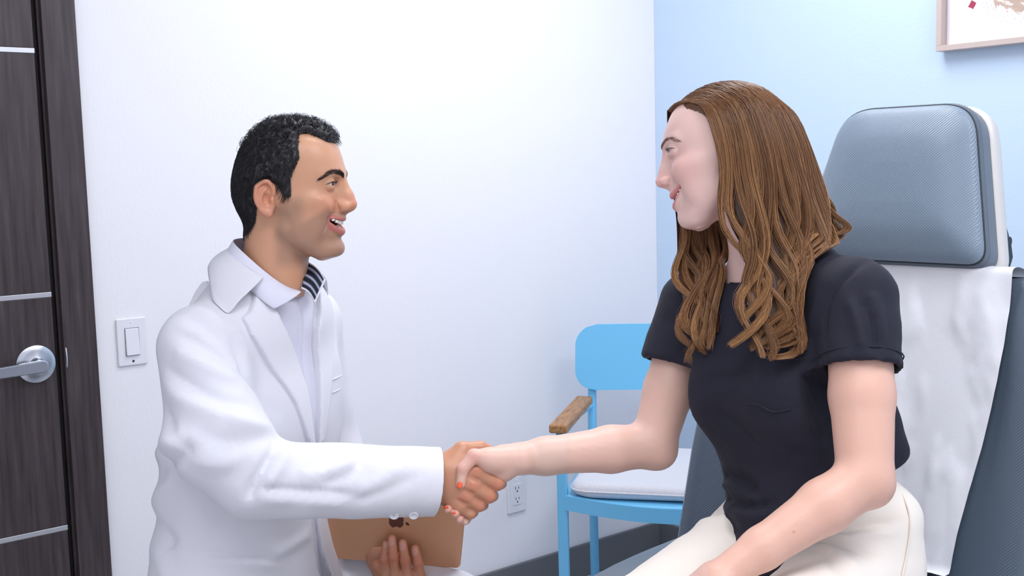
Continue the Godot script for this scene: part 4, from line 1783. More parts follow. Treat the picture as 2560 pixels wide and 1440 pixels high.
func man_hair(t: Node3D, d: Dictionary) -> void:
	var rng := RandomNumberGenerator.new()
	rng.seed = 11
	var ns := FastNoiseLite.new()
	ns.frequency = 90.0
	ns.seed = 3
	var V: PackedVector3Array = d.v
	var bd := Body.new()
	var nn := bd.normals(V, d.i)
	var mk := PackedFloat32Array()
	mk.resize(V.size())
	for k in V.size():
		mk[k] = man_hair_mask(V[k]) if V[k].y > -0.07 and absf(V[k].z) < 0.0765 else -1.0
	# a shell of matted hair over the scalp
	var hb := Body.new()
	var map := {}
	var I: PackedInt32Array = d.i
	for k in range(0, I.size(), 3):
		if mk[I[k]] < 0.0 or mk[I[k + 1]] < 0.0 or mk[I[k + 2]] < 0.0:
			continue
		for j in 3:
			var a := I[k + j]
			if not map.has(a):
				map[a] = hb.v.size()
				hb.v.append(man_xf * (V[a] + nn[a] * hair_depth(V[a], mk[a]) * (0.78 + 0.5 * ns.get_noise_3dv(V[a]))))
			hb.i.append(map[a])
	hb.n = hb.normals(hb.v, hb.i)
	var g := lin(0.060, 0.055, 0.065)
	hb.c.resize(hb.v.size())
	hb.c.fill(g)
	# strands: curls on top, combed down behind
	var sb := MB.new()
	var count := 0
	while count < 9000:
		var k := rng.randi_range(0, I.size() / 3 - 1) * 3
		var a := I[k]
		if mk[a] < 0.0005:
			continue
		count += 1
		var p := V[a].lerp(V[I[k + 1]], rng.randf()).lerp(V[I[k + 2]], rng.randf() * 0.5)
		var nrm := nn[a]
		var top := smoothstep(0.075, 0.115, p.y)
		var dep := hair_depth(p, mk[a])
		var down := Vector3(-0.35, -1.0, 0.0)
		down = (down - nrm * down.dot(nrm)).normalized()
		var path := []
		var rad := []
		if top > rng.randf() * 0.8:
			var ax := Vector3(rng.randf_range(-1, 1), rng.randf_range(-1, 1), rng.randf_range(-1, 1)).normalized()
			var tang := nrm.cross(ax).normalized()
			var R := rng.randf_range(0.0035, 0.0065)
			var turn := rng.randf_range(2.6, 4.6)
			var lift := dep * rng.randf_range(0.55, 0.95)
			for i in 8:
				var u := i / 7.0
				path.append(man_xf * (p + nrm * (lift * minf(1.0, u * 1.6) + R * (1.0 - cos(u * turn)) * 0.45) + tang * R * sin(u * turn) + ax * 0.003 * u))
				rad.append(0.00042 * (1.0 - u * 0.6))
		else:
			var L := rng.randf_range(0.008, 0.014)
			var sw := rng.randf_range(-0.35, 0.35)
			var sd := nrm.cross(down)
			for i in 5:
				var u := i / 4.0
				path.append(man_xf * (p + nrm * (dep * 0.75 + 0.0022 * sin(u * 2.2)) + (down + sd * sw * u) * L * u))
				rad.append(0.00036 * (1.0 - u * 0.6))
		sb.tube(path, rad, 3, false)
	var hm := flat_mat(Color(0.105, 0.10, 0.115), 0.38)
	part(hb.mesh(), "hair", hm, t, "short curly black hair")
	var o := part(sb.mesh(), "hair_strands", hm, t)
	o.set_meta("kind", "stuff")

func hair_depth(p: Vector3, m: float) -> float:
	var top := smoothstep(0.06, 0.115, p.y)
	var low := smoothstep(0.02, -0.05, p.y)
	var dep := lerpf(lerpf(0.0085, 0.004, low), 0.0125, top)
	if p.x > 0.0 and p.y < 0.05:
		dep = minf(dep, 0.0035)
	return dep * smoothstep(-0.0005, 0.009, m) + 0.0004

# the man's body frame: forward, up, to his right (towards the camera)
const MB_F := Vector3(0.860, 0, 0.510)
const MB_R := Vector3(-0.510, 0, 0.860)
var mb := Basis(MB_F, Vector3.UP, MB_R)
const M_RS := Vector3(-0.497, 1.082, -1.755)
const M_LS := Vector3(-0.376, 1.078, -2.050)
const M_RE := Vector3(-0.408, 0.884, -1.690)
const M_RW := Vector3(-0.128, 0.852, -1.757)
const M_LE := Vector3(-0.352, 0.838, -2.070)
const M_LW := Vector3(-0.222, 0.640, -1.905)
const M_LWS := Vector3(-0.235, 0.620, -1.985)
const M_CHEST := Vector3(-0.440, 0.985, -1.905)
# frame of the handshake: the axes run right, up and towards the photographer
var hb := Basis(Vector3(0.9997, -0.0255, 0.0027), Vector3(0.0257, 0.9940, -0.1062), Vector3(0.0, 0.1063, 0.9943))
const H_O := Vector3(-0.0718, 0.8564, -1.7474)
const L_O := Vector3(-0.2055, 0.6850, -1.8780)

func hp(x: float, y: float, z: float) -> Vector3:
	return Vector3((x - 1180.0) * 0.00064, (1200.0 - y) * 0.00064, z)

func lp(x: float, y: float, z: float) -> Vector3:
	return Vector3((x - 1000.0) * 0.000693, (1400.0 - y) * 0.000693, z)

func man_torso(s: Sdf, g: float) -> void:
	# g is how far the cloth stands off
	s.ell(M_CHEST, Vector3(0.108 + g, 0.165 + g, 0.160 + g), 0.03, 0, mb)
	s.ell(Vector3(-0.463, 0.83, -1.905), Vector3(0.118 + g, 0.20 + g, 0.158 + g), 0.06, 0, mb)
	s.ell(Vector3(-0.478, 0.66, -1.905), Vector3(0.128 + g, 0.17 + g, 0.172 + g), 0.06, 0, mb)
	# shoulders and the slope of the neck
	s.cap(M_RS + Vector3(0.012, 0.004, -0.02), Vector3(-0.422, 1.125, -1.885), 0.050 + g, 0.050 + g, 0.05)
	s.cap(M_LS + Vector3(-0.005, 0.004, 0.02), Vector3(-0.422, 1.125, -1.885), 0.050 + g, 0.050 + g, 0.05)
	s.ell(Vector3(-0.425, 1.115, -1.885), Vector3(0.075 + g, 0.075 + g, 0.095 + g), 0.05, 0, mb)

# outlines on the chest: x across to his right, y height
var m_open := PackedVector2Array([Vector2(0.090, 1.26), Vector2(0.082, 1.180), Vector2(0.074, 1.146), Vector2(0.062, 1.110), Vector2(0.036, 1.057), Vector2(0.019, 1.003), Vector2(0.013, 0.945), Vector2(0.007, 0.895), Vector2(0.004, 0.82), Vector2(0.000, 0.74), Vector2(-0.002, 0.60), Vector2(-0.002, 0.40),
	Vector2(-0.060, 0.40), Vector2(-0.045, 0.62), Vector2(-0.020, 0.70), Vector2(-0.008, 0.80), Vector2(-0.004, 0.88), Vector2(-0.012, 0.96), Vector2(-0.020, 1.031), Vector2(-0.020, 1.090), Vector2(-0.034, 1.135), Vector2(-0.060, 1.18), Vector2(-0.075, 1.26)])
var m_lapel := PackedVector2Array([Vector2(0.080, 1.179), Vector2(0.074, 1.146), Vector2(0.062, 1.110), Vector2(0.036, 1.057), Vector2(0.019, 1.003), Vector2(0.012, 0.945), Vector2(0.004, 0.893), Vector2(0.010, 0.888), Vector2(0.022, 0.912), Vector2(0.045, 0.977), Vector2(0.060, 1.006), Vector2(0.078, 1.035), Vector2(0.104, 1.080), Vector2(0.116, 1.100), Vector2(0.122, 1.126), Vector2(0.108, 1.134), Vector2(0.096, 1.150)])
var m_collar := PackedVector2Array([Vector2(0.050, 1.235), Vector2(0.080, 1.181), Vector2(0.104, 1.1625), Vector2(0.122, 1.1445), Vector2(0.152, 1.1575), Vector2(0.138, 1.176), Vector2(0.110, 1.196), Vector2(0.090, 1.225)])
var m_far_lapel := PackedVector2Array([Vector2(-0.060, 1.178), Vector2(-0.034, 1.135), Vector2(-0.020, 1.090), Vector2(-0.020, 1.031), Vector2(-0.012, 0.96), Vector2(-0.006, 0.895), Vector2(-0.020, 0.900), Vector2(-0.042, 0.97), Vector2(-0.065, 1.03), Vector2(-0.098, 1.095), Vector2(-0.118, 1.140), Vector2(-0.090, 1.133)])

func man_coat(cut := 0.0, cuff_only := false) -> Sdf:
	var s := Sdf.new()
	var g := 0.010
	man_torso(s, g)
	# skirts of the coat, the far one drawn over his knee
	s.ell(Vector3(-0.470, 0.56, -1.885), Vector3(0.150, 0.20, 0.190), 0.05, 0, mb)
	s.prism(m_open, M_CHEST * Vector3(1, 0, 1) - MB_F * 0.0, Basis(MB_R, Vector3.UP, MB_R.cross(Vector3.UP)), 0.003, 1)
	s.cap(Vector3(-0.38, 0.580, -2.030), Vector3(-0.125, 0.572, -1.900), 0.085, 0.078, 0.015)
	# near sleeve: baggy above the elbow, straight to the cuff
	s.cap(M_RS + Vector3(0.0, -0.005, 0.0), M_RE + Vector3(-0.050, 0.060, -0.005), 0.067, 0.072, 0.022)
	s.cap(M_RE + Vector3(-0.050, 0.060, -0.005), M_RE + Vector3(0.01, 0.004, 0), 0.072, 0.060, 0.03)
	s.cap(M_RE, M_RW + (M_RW - M_RE).normalized() * 0.03, 0.0595, 0.0565, 0.02)
	s.cap(M_RE + Vector3(-0.022, -0.045, 0.012), M_RE + Vector3(0.07, -0.035, 0), 0.008, 0.024, 0.02)
	# far sleeve
	s.cap(M_LS, M_LE, 0.058, 0.056, 0.025)
	s.cap(M_LE, M_LE.lerp(M_LWS, 0.85), 0.056, 0.048, 0.02)
	# both cuffs are cut off straight and hollow
	var d := (M_RW - M_RE).normalized()
	if cuff_only:
		s.plane(-d, M_RW - d * 0.050, 0.001, 2)
	s.cap(M_RW - d * 0.022, M_RW + d * 0.09, 0.0480, 0.0480, 0.003, 1)
	var cb := Basis(d, (Vector3.UP - d * d.y).normalized(), d.cross((Vector3.UP - d * d.y).normalized()))
	s.box(M_RW + d * (0.0605 - cut), Vector3(0.060, 0.11, 0.11), 0.002, 0.002, 1, Basis(Vector3(0, 0, 1), -0.05) * cb)
	return s

func man_shirt() -> Sdf:
	var s := Sdf.new()
	man_torso(s, 0.001)
	return s

func lapel_slab(poly: PackedVector2Array, lift: float) -> Sdf:
	var s := Sdf.new()
	man_torso(s, 0.010 + lift)
	s.prism(poly, M_CHEST * Vector3(1, 0, 1), Basis(MB_R, Vector3.UP, MB_R.cross(Vector3.UP)), 0.002, 2)
	s.plane(-MB_F, M_CHEST - MB_F * 0.05, 0.002, 2)
	return s

func ease(poly: PackedVector2Array) -> PackedVector2Array:
	return poly

# folds: [points, width, height]; ridges are positive, creases negative
func fold_shift(folds: Array, p: Vector3) -> float:
	var h := 0.0
	for f in folds:
		var w: float = f[1]
		var lo: Vector3 = f[3]
		var hi: Vector3 = f[4]
		if p.x < lo.x or p.y < lo.y or p.z < lo.z or p.x > hi.x or p.y > hi.y or p.z > hi.z:
			continue
		var pts: Array = f[0]
		var best := 1e9
		var fade := 1.0
		var n := pts.size() - 1
		for i in n:
			var a: Vector3 = pts[i]
			var ba: Vector3 = pts[i + 1] - a
			var pa := p - a
			var u := clampf(pa.dot(ba) / ba.length_squared(), 0, 1)
			var dd := (pa - ba * u).length_squared()
			if dd < best:
				best = dd
				var t := (i + u) / n
				fade = smoothstep(0.0, 0.22, t) * smoothstep(1.0, 0.78, t) if f.size() < 6 else 1.0
		h += f[2] * exp(-best / (w * w)) * (0.25 + 0.75 * fade)
	return h

func prep_folds(raw: Array) -> Array:
	var out := []
	for f in raw:
		var lo := Vector3(1e9, 1e9, 1e9)
		var hi := -lo
		for p in f[0]:
			lo = lo.min(p)
			hi = hi.max(p)
		var m: float = f[1] * 2.6
		var g: Array = [smooth_path(f[0], 3), f[1], f[2], lo - Vector3(m, m, m), hi + Vector3(m, m, m)]
		out.append(g)
	return out

func man_right_hand() -> Sdf:
	var s := Sdf.new()
	# wrist and forearm
	s.ell(hp(1085, 1197, -0.004), Vector3(0.060, 0.0345, 0.0235), 0.01)
	s.cap(hp(1060, 1200, -0.006), hp(900, 1215, -0.012), 0.033, 0.042, 0.012)
	# back of the hand
	var mcp := [hp(1193, 1176, 0.0085), hp(1180, 1211, 0.0115), hp(1163, 1240, 0.0095), hp(1148, 1264, 0.0050)]
	var rm := [0.0140, 0.0130, 0.0122, 0.0112]
	var from := [hp(1112, 1170, 0.000), hp(1110, 1192, 0.002), hp(1106, 1212, 0.001), hp(1100, 1232, -0.003)]
	for i in 4:
		s.cap(from[i], mcp[i], 0.0175 - i * 0.001, rm[i], 0.016)
	s.ell(hp(1140, 1200, -0.006), Vector3(0.036, 0.034, 0.014), 0.012)
	# fingers run down to the right, then fold away behind her hand
	var pip := [hp(1243, 1208, 0.0010), hp(1223, 1240, 0.0030), hp(1198, 1263, 0.0020), hp(1177, 1283, 0.0000)]
	var dip := [hp(1250, 1214, -0.0250), hp(1230, 1246, -0.0230), hp(1206, 1268, -0.0200), hp(1182, 1286, -0.0180)]
	var tip := [hp(1228, 1196, -0.0420), hp(1208, 1226, -0.0400), hp(1186, 1250, -0.0360), hp(1166, 1274, -0.0320)]
	var rp := [0.0116, 0.0108, 0.0100, 0.0090]
	for i in 4:
		var t := Sdf.new()
		s.cap(mcp[i].lerp(pip[i], 0.12), pip[i], rm[i] * 0.93, rp[i] * 1.03, 0.005)
		s.cap(pip[i], dip[i], rp[i], rp[i] * 0.90, 0.003)
		s.cap(dip[i], tip[i], rp[i] * 0.90, rp[i] * 0.80, 0.003)
	# thumb over the top
	s.cap(hp(1105, 1172, -0.006), hp(1153, 1127, -0.010), 0.0180, 0.0128, 0.014)
	s.cap(hp(1153, 1125, -0.010), hp(1200, 1124, -0.022), 0.0118, 0.0105, 0.005)
	s.cap(hp(1200, 1124, -0.022), hp(1238, 1140, -0.034), 0.0105, 0.0090, 0.004)
	s.cap(hp(1150, 1150, -0.008), hp(1190, 1170, -0.004), 0.0150, 0.0110, 0.014)
	# knuckle dimples and tendons
	for i in 3:
		s.cap(mcp[i].lerp(mcp[i + 1], 0.5) + Vector3(0.006, -0.002, 0.0125), mcp[i].lerp(mcp[i + 1], 0.5) + Vector3(-0.006, 0.004, 0.0150), 0.0022, 0.0015, 0.007, 1)
	return s

func man_left_hand() -> Sdf:
	var s := Sdf.new()
	var tip := [lp(963, 1368, -0.008), lp(979, 1354, -0.003), lp(1005, 1366, -0.006), lp(1036, 1382, -0.010)]
	var pip := [lp(960, 1405, 0.000), lp(984, 1396, 0.004), lp(1013, 1405, 0.003), lp(1045, 1414, -0.001)]
	var mcp := [lp(968, 1452, -0.004), lp(988, 1448, 0.001), lp(1020, 1452, 0.000), lp(1049, 1458, -0.005)]
	var r := [0.0070, 0.0079, 0.0083, 0.0084]
	for i in 4:
		s.cap(tip[i], pip[i], r[i] * 0.93, r[i] * 1.06, 0.002)
		s.cap(pip[i], mcp[i], r[i] * 1.06, r[i] * 1.16, 0.003)
	for i in 4:
		s.cap(mcp[i], lp(1000 + i * 8, 1510, -0.030), r[i] * 1.2, 0.016, 0.012)
	s.cap(lp(942, 1424, -0.012), lp(985, 1475, -0.014), 0.0125, 0.016, 0.010)
	# thumb on the far side
	s.cap(lp(1040, 1500, -0.04), lp(1030, 1425, -0.072), 0.014, 0.010, 0.008)
	s.cap(lp(1030, 1425, -0.072), lp(1015, 1385, -0.066), 0.010, 0.0085, 0.004)
	s.cap(lp(1015, 1515, -0.032), lp(960, 1580, -0.06), 0.026, 0.032, 0.015)
	return s

func hand_paint(base: Color, red: Color, knuckles: Array, nails: Array, nail: Color) -> Callable:
	return func(p: Vector3, n: Vector3) -> Color:
		var c := base
		for k in knuckles:
			c = c.lerp(red, 0.55 * exp(-(p - k).length_squared() / 0.00012))
		for q in nails:
			var d: Vector3 = (p - q[0])
			var ax: Vector3 = q[1]
			var al: float = d.dot(ax)
			var ac: Vector3 = (d - ax * al)
			ac -= n * ac.dot(n)
			var e: float = al * al / (q[2] * q[2]) + ac.length_squared() / (q[3] * q[3])
			if n.dot(q[4]) > 0.35:
				c = c.lerp(nail, smoothstep(1.15, 0.85, e))
		return c

func man_under() -> Sdf:
	var s := Sdf.new()
	man_torso(s, -0.008)
	s.cap(M_RS, M_RE, 0.048, 0.042, 0.02)
	s.cap(M_RE, M_RW, 0.042, 0.034, 0.02)
	s.cap(M_LS, M_LE, 0.045, 0.040, 0.02)
	s.cap(M_LE, M_LW, 0.040, 0.030, 0.02)
	return s

func man_trousers() -> Sdf:
	var s := Sdf.new()
	s.ell(Vector3(-0.480, 0.60, -1.905), Vector3(0.125, 0.12, 0.165), 0.04, 0, mb)
	s.cap(Vector3(-0.52, 0.590, -1.82), Vector3(-0.20, 0.575, -1.60), 0.082, 0.066, 0.03)
	s.cap(Vector3(-0.44, 0.570, -2.02), Vector3(-0.11, 0.555, -1.89), 0.076, 0.062, 0.03)
	s.cap(Vector3(-0.20, 0.57, -1.60), Vector3(-0.24, 0.10, -1.63), 0.064, 0.050, 0.02)
	s.cap(Vector3(-0.11, 0.555, -1.89), Vector3(-0.15, 0.10, -1.90), 0.062, 0.050, 0.02)
	return s

func shoe(at: Vector3, f: Vector3) -> Sdf:
	var s := Sdf.new()
	f = f.normalized()
	var r := f.cross(Vector3.UP)
	var b := Basis(f, Vector3.UP, r)
	s.ell(at + f * 0.085 + Vector3(0, 0.040, 0), Vector3(0.120, 0.042, 0.046), 0.03, 0, b)
	s.ell(at + f * -0.01 + Vector3(0, 0.052, 0), Vector3(0.062, 0.055, 0.040), 0.03, 0, b)
	s.cap(at + Vector3(0, 0.06, 0), at + Vector3(0, 0.12, 0), 0.043, 0.040, 0.02)
	s.box(at + f * 0.065 + Vector3(0, 0.010, 0), Vector3(0.135, 0.010, 0.044), 0.009, 0.006, 0, b)
	s.plane(Vector3.DOWN, Vector3.ZERO + Vector3(0, 0.001, 0), 0.002, 2)
	return s

# a collar leaf round the neck: angle from the chest's front, towards his right when positive
func collar_mesh(c: Vector3, fwd: Vector3, right: Vector3, a0: float, a1: float, top: Callable, low: Callable, thick: float, rest: Sdf, lift: float, skew := 0.0) -> ArrayMesh:
	var b := MB.new()
	var rings := []
	var n := 64
	for i in n + 1:
		var a := lerpf(a0, a1, float(i) / n)
		var t: Vector2 = top.call(a)      # radius, height
		var l: Vector2 = low.call(a)
		var dir := fwd * cos(a) + right * sin(a)
		var out := []
		var inn := []
		for j in 9:
			var u := j / 8.0
			var r := lerpf(t.x, l.x, u) + 0.006 * sin(u * PI)
			var y := lerpf(t.y, l.y, u)
			var sk := 0.0
			if skew > 0.0:
				sk = skew * u * (exp(-absf(a - a0) / 0.35) - exp(-absf(a - a1) / 0.35))
			var p := c + dir.rotated(Vector3.UP, -sk) * r + Vector3(0, y, 0)
			var d := rest.at(p)
			if d < lift:
				p = rest.settle(p, lift)
			out.append(p)
			inn.append(p - dir * thick * (1.0 if j > 0 else 0.6) - Vector3(0, 0.0006, 0))
		inn.reverse()
		rings.append(PackedVector3Array(out + inn))
	b.loft(rings, true, true, true)
	b.face_out(0, c)
	return b.mesh()

func dev_rays() -> void:
	var s := man_coat()
	var cam_b := Basis.from_euler(Vector3(deg_to_rad(-6.1), 0, deg_to_rad(-1.47)))
	var groups := {
		"v1": [[452, 790], [515, 822], [562, 860], [606, 908]], "v2": [[436, 850], [520, 888], [600, 932], [632, 962]], "v3": [[408, 925], [470, 985], [560, 1012], [645, 1020]],
		"r1": [[470, 770], [545, 800], [590, 850]], "r2": [[430, 870], [505, 912], [600, 955]], "r3": [[415, 945], [475, 965], [590, 985], [690, 1045]],
		"v4": [[420, 1000], [520, 1060], [590, 1085], [680, 1075]], "r4": [[560, 1050], [640, 1050], [690, 1045]], "v5": [[700, 1085], [660, 1150], [630, 1220]], "r5": [[720, 1120], [685, 1160], [650, 1215]],
		"v6": [[650, 1212], [760, 1222], [890, 1232]], "r6": [[900, 1150], [820, 1180], [740, 1195]], "v7": [[905, 1130], [870, 1180], [800, 1215]], "r7": [[1000, 1160], [950, 1205], [880, 1225]], "v8": [[1060, 1225], [960, 1235], [900, 1260]],
		"v9": [[486, 1116], [440, 1150], [402, 1188]], "r9": [[470, 1090], [425, 1120], [395, 1150]], "v10": [[455, 1378], [560, 1385], [620, 1390], [690, 1398]], "v11": [[415, 1040], [450, 1090], [490, 1130]],
		"seam": [[545, 800], [578, 840], [601, 883], [628, 950], [690, 1030]], "r12": [[400, 1230], [420, 1300], [410, 1380]], "v12": [[430, 1200], [440, 1290], [425, 1420]], "v13": [[700, 1395], [760, 1380], [795, 1375]],
		"pocket": [[832, 952], [862, 948], [860, 985], [830, 990]],
	}
	for gname in groups:
		var line := ""
		for q in groups[gname]:
			var dir := (cam_b * Vector3((q[0] - 1280) / 2800.0, (720 - q[1]) / 2800.0, -1)).normalized()
			var h := s.hit(Vector3(0, 1.35, 0) + dir * 1.4, dir, 1.2)
			line += "Vector3(%.3f, %.3f, %.3f), " % [h.x, h.y, h.z]
			if gname == "pocket":
				line += "(l %.3f) " % (mb.transposed() * (h - M_CHEST)).z
		print("#", gname, ": [", line, "]")

# ---------------------------------------------------------------- the woman
const W_F := Vector3(-0.750, 0, 0.660)
const W_R := Vector3(-0.660, 0, -0.750)
var wb := Basis(W_F, Vector3.UP, W_R)
const W_LS := Vector3(0.510, 1.143, -1.640)
const W_LE := Vector3(0.487, 0.906, -1.528)
const W_LW := Vector3(0.264, 0.793, -1.455)
const W_RS := Vector3(0.306, 1.105, -1.890)
const W_RE := Vector3(0.229, 0.884, -1.835)
const W_RW := Vector3(-0.012, 0.883, -1.766)
const W_HIP := Vector3(0.468, 0.735, -1.712)
const W_HEAD := Vector3(0.351, 1.354, -1.811)

func woman_head_xf() -> Transform3D:
	var f := Vector3(-0.9865, 0, -0.164).normalized()
	var f3 := f.rotated(f.cross(Vector3.UP).normalized(), -0.192)
	var u := f3.cross(Vector3.UP).normalized().cross(f3).normalized()
	# the crown leans away from the photographer
	u = u.rotated(f3, 0.20)
	if (u.z) > 0.0:
		u = u.rotated(f3, -0.40)
	var r := f3.cross(u).normalized()
	return Transform3D(Basis(f3, u, r), W_HEAD)

func woman_head() -> Sdf:
	var s := Sdf.new()
	s.ell(Vector3(-0.006, 0.034, 0), Vector3(0.086, 0.073, 0.070), 0.02)
	s.ell(Vector3(-0.030, 0.010, 0), Vector3(0.048, 0.052, 0.055), 0.03)
	s.set_face([
		[0.098, 0.066, -0.03, 0.015, 0.052, 2.2], [0.0895, 0.0741, -0.03, 0.018, 0.058, 2.2], [0.075, 0.0836, -0.03, 0.02, 0.062, 2.2], [0.060, 0.0915, -0.03, 0.02, 0.064, 2.15],
		[0.0436, 0.0955, -0.03, 0.02, 0.0645, 2.1], [0.034, 0.0950, -0.03, 0.02, 0.0645, 2.05], [0.024, 0.0935, -0.03, 0.02, 0.0645, 1.95], [0.012, 0.0925, -0.03, 0.02, 0.0650, 1.85], [0.0, 0.0930, -0.03, 0.02, 0.0650, 1.8],
		[-0.013, 0.0948, -0.025, 0.022, 0.0630, 1.62], [-0.024, 0.0965, -0.02, 0.025, 0.0605, 1.48], [-0.033, 0.0968, -0.015, 0.027, 0.0580, 1.38], [-0.043, 0.0948, -0.008, 0.03, 0.0555, 1.36], [-0.054, 0.0940, -0.003, 0.03, 0.0525, 1.42],
		[-0.063, 0.0935, 0.005, 0.033, 0.0485, 1.52], [-0.0705, 0.0915, 0.015, 0.04, 0.0440, 1.65], [-0.078, 0.0915, 0.022, 0.045, 0.0395, 1.85], [-0.0845, 0.0900, 0.030, 0.05, 0.0340, 1.9], [-0.091, 0.0865, 0.037, 0.053, 0.0285, 1.95],
		[-0.0955, 0.0810, 0.044, 0.056, 0.0230, 2.0], [-0.099, 0.0720, 0.048, 0.058, 0.0160, 2.0]], 0.016)
	# soft brow, cheeks lifted by the smile
	s.cap2(Vector3(0.0880, 0.040, 0.012), Vector3(0.068, 0.042, 0.043), 0.0070, 0.0065, 0.012)
	s.ell2(Vector3(0.048, -0.002, 0.049), Vector3(0.028, 0.014, 0.014), 0.018)
	s.ell2(Vector3(0.0735, -0.0085, 0.035), Vector3(0.0155, 0.0140, 0.0160), 0.018)
	s.ell2(Vector3(0.043, -0.036, 0.038), Vector3(0.031, 0.034, 0.0165), 0.022)
	s.ell(Vector3(0.081, -0.041, 0), Vector3(0.0140, 0.018, 0.016), 0.014)
	s.ell(Vector3(0.083, -0.080, 0), Vector3(0.0100, 0.0115, 0.0150), 0.014)
	s.cap2(Vector3(0.012, -0.048, 0.046), Vector3(0.066, -0.086, 0.018), 0.009, 0.008, 0.02)
	s.ell2(Vector3(0.0915, 0.0275, 0.0300), Vector3(0.0115, 0.0095, 0.0180), 0.012, 1, Basis(Vector3.UP, 0.42))
	# nose
	s.cap(Vector3(0.0935, 0.028, 0), Vector3(0.1015, 0.006, 0), 0.0062, 0.0066, 0.010)
	s.cap(Vector3(0.089, 0.014, 0), Vector3(0.093, -0.012, 0), 0.0100, 0.0135, 0.012)
	s.cap(Vector3(0.1015, 0.006, 0), Vector3(0.1095, -0.0115, 0), 0.0066, 0.0095, 0.007)
	s.ell2(Vector3(0.1010, -0.0145, 0.0118), Vector3(0.0100, 0.0074, 0.0062), 0.003)
	s.cap(Vector3(0.109, -0.0155, 0), Vector3(0.097, -0.0245, 0), 0.0048, 0.0042, 0.004)
	s.ell2(Vector3(0.1055, -0.0212, 0.0072), Vector3(0.0058, 0.0032, 0.0032), 0.002, 1)
	s.cap2(Vector3(0.0905, -0.0090, 0.0180), Vector3(0.0945, -0.0200, 0.0170), 0.0014, 0.0016, 0.004, 1)
	s.cap2(Vector3(0.0935, -0.0190, 0.019), Vector3(0.0800, -0.0300, 0.0310), 0.0017, 0.0018, 0.006, 1)
	# lips
	for z in [-1.0, 1.0]:
		var up := smooth_path([Vector3(0.0945, -0.0390, 0), Vector3(0.0938, -0.0378, z * 0.005), Vector3(0.0880, -0.0360, z * 0.015), Vector3(0.0715, -0.0262, z * 0.0300)], 3)
		s.chain(up, [0.0052, 0.0052, 0.0052, 0.0051, 0.0049, 0.0046, 0.0042, 0.0036, 0.0032, 0.0026], 0.003)
		var low := smooth_path([Vector3(0.0925, -0.0565, 0), Vector3(0.0912, -0.0553, z * 0.008), Vector3(0.0855, -0.0475, z * 0.0175), Vector3(0.0710, -0.0282, z * 0.0300)], 3)
		s.chain(low, [0.0066, 0.0066, 0.0066, 0.0065, 0.0062, 0.0058, 0.0053, 0.0046, 0.0038, 0.0028], 0.003)
	s.smile(Vector3(0.0900, -0.0475, 0), Vector3(0.028, 0.0042, 0.0305), 22.0, 22.0, 0.0015, 1)
	# neck down to the shirt, in head space
	var inv := woman_head_xf().affine_inverse()
	s.cap(Vector3(-0.012, -0.025, 0), inv * Vector3(0.412, 1.200, -1.800), 0.048, 0.050, 0.02)
	s.cap(inv * Vector3(0.412, 1.200, -1.800), inv * Vector3(0.418, 1.12, -1.785), 0.050, 0.075, 0.03)
	s.cap(inv * Vector3(0.412, 1.155, -1.800), inv * (W_LS + Vector3(-0.02, 0, -0.02)), 0.042, 0.040, 0.04)
	s.cap(inv * Vector3(0.412, 1.155, -1.800), inv * (W_RS + Vector3(0.02, 0, 0.02)), 0.042, 0.040, 0.04)
	return s

func woman_skin(p: Vector3, _n: Vector3) -> Color:
	var base := lin(0.930, 0.785, 0.745)
	var red := exp(-((p - Vector3(0.068, -0.010, signf(p.z) * 0.042)).length_squared()) / 0.0009) * 0.42 + exp(-((p - Vector3(0.112, -0.013, 0)).length_squared()) / 0.0003) * 0.5
	base = base.lerp(lin(0.90, 0.62, 0.57), clampf(red, 0, 1))
	var w := p
	w.y -= 22.0 * p.z * p.z
	w.x += 22.0 * p.z * p.z
	if absf(p.z) < 0.0325 and p.x > 0.068 and p.y > -0.07 and p.y < -0.02:
		var dy := (w.y + 0.0475) / 0.0042
		var k := p.z * p.z / (0.0305 * 0.0305)
		var lip := smoothstep(1.0, 0.82, dy * dy / (8.5 if w.y > -0.0475 else 17.0) + k)
		lip *= smoothstep(0.0790, 0.0870, w.x)
		base = base.lerp(lin(0.84, 0.49, 0.485), lip * 0.8)
		if w.x < 0.0925 and dy * dy + k < 1.05 and w.x > 0.05:
			base = lin(0.35, 0.13, 0.13)
	return base

func woman_torso(s: Sdf, g: float) -> void:
	s.ell(Vector3(0.418, 1.030, -1.760), Vector3(0.095 + g, 0.150 + g, 0.142 + g), 0.03, 0, wb)
	s.ell(Vector3(0.442, 0.900, -1.730), Vector3(0.092 + g, 0.150 + g, 0.125 + g), 0.05, 0, wb)
	s.ell(Vector3(0.470, 0.770, -1.712), Vector3(0.100 + g, 0.110 + g, 0.136 + g), 0.05, 0, wb)
	for q in [-1.0, 1.0]:
		s.ell(Vector3(0.418, 1.000, -1.760) + W_F * 0.050 + W_R * 0.062 * q - Vector3(0, 0.012, 0), Vector3(0.050 + g, 0.062 + g, 0.056 + g), 0.045, 0, wb)
	s.cap(W_LS + Vector3(-0.012, 0.0, -0.016), Vector3(0.450, 1.190, -1.745), 0.046 + g, 0.038 + g, 0.03)
	s.cap(Vector3(0.450, 1.190, -1.745), Vector3(0.415, 1.185, -1.800), 0.038 + g, 0.045 + g, 0.03)
	s.cap(W_RS + Vector3(0.015, 0.0, 0.018), Vector3(0.412, 1.142, -1.795), 0.046 + g, 0.044 + g, 0.04)

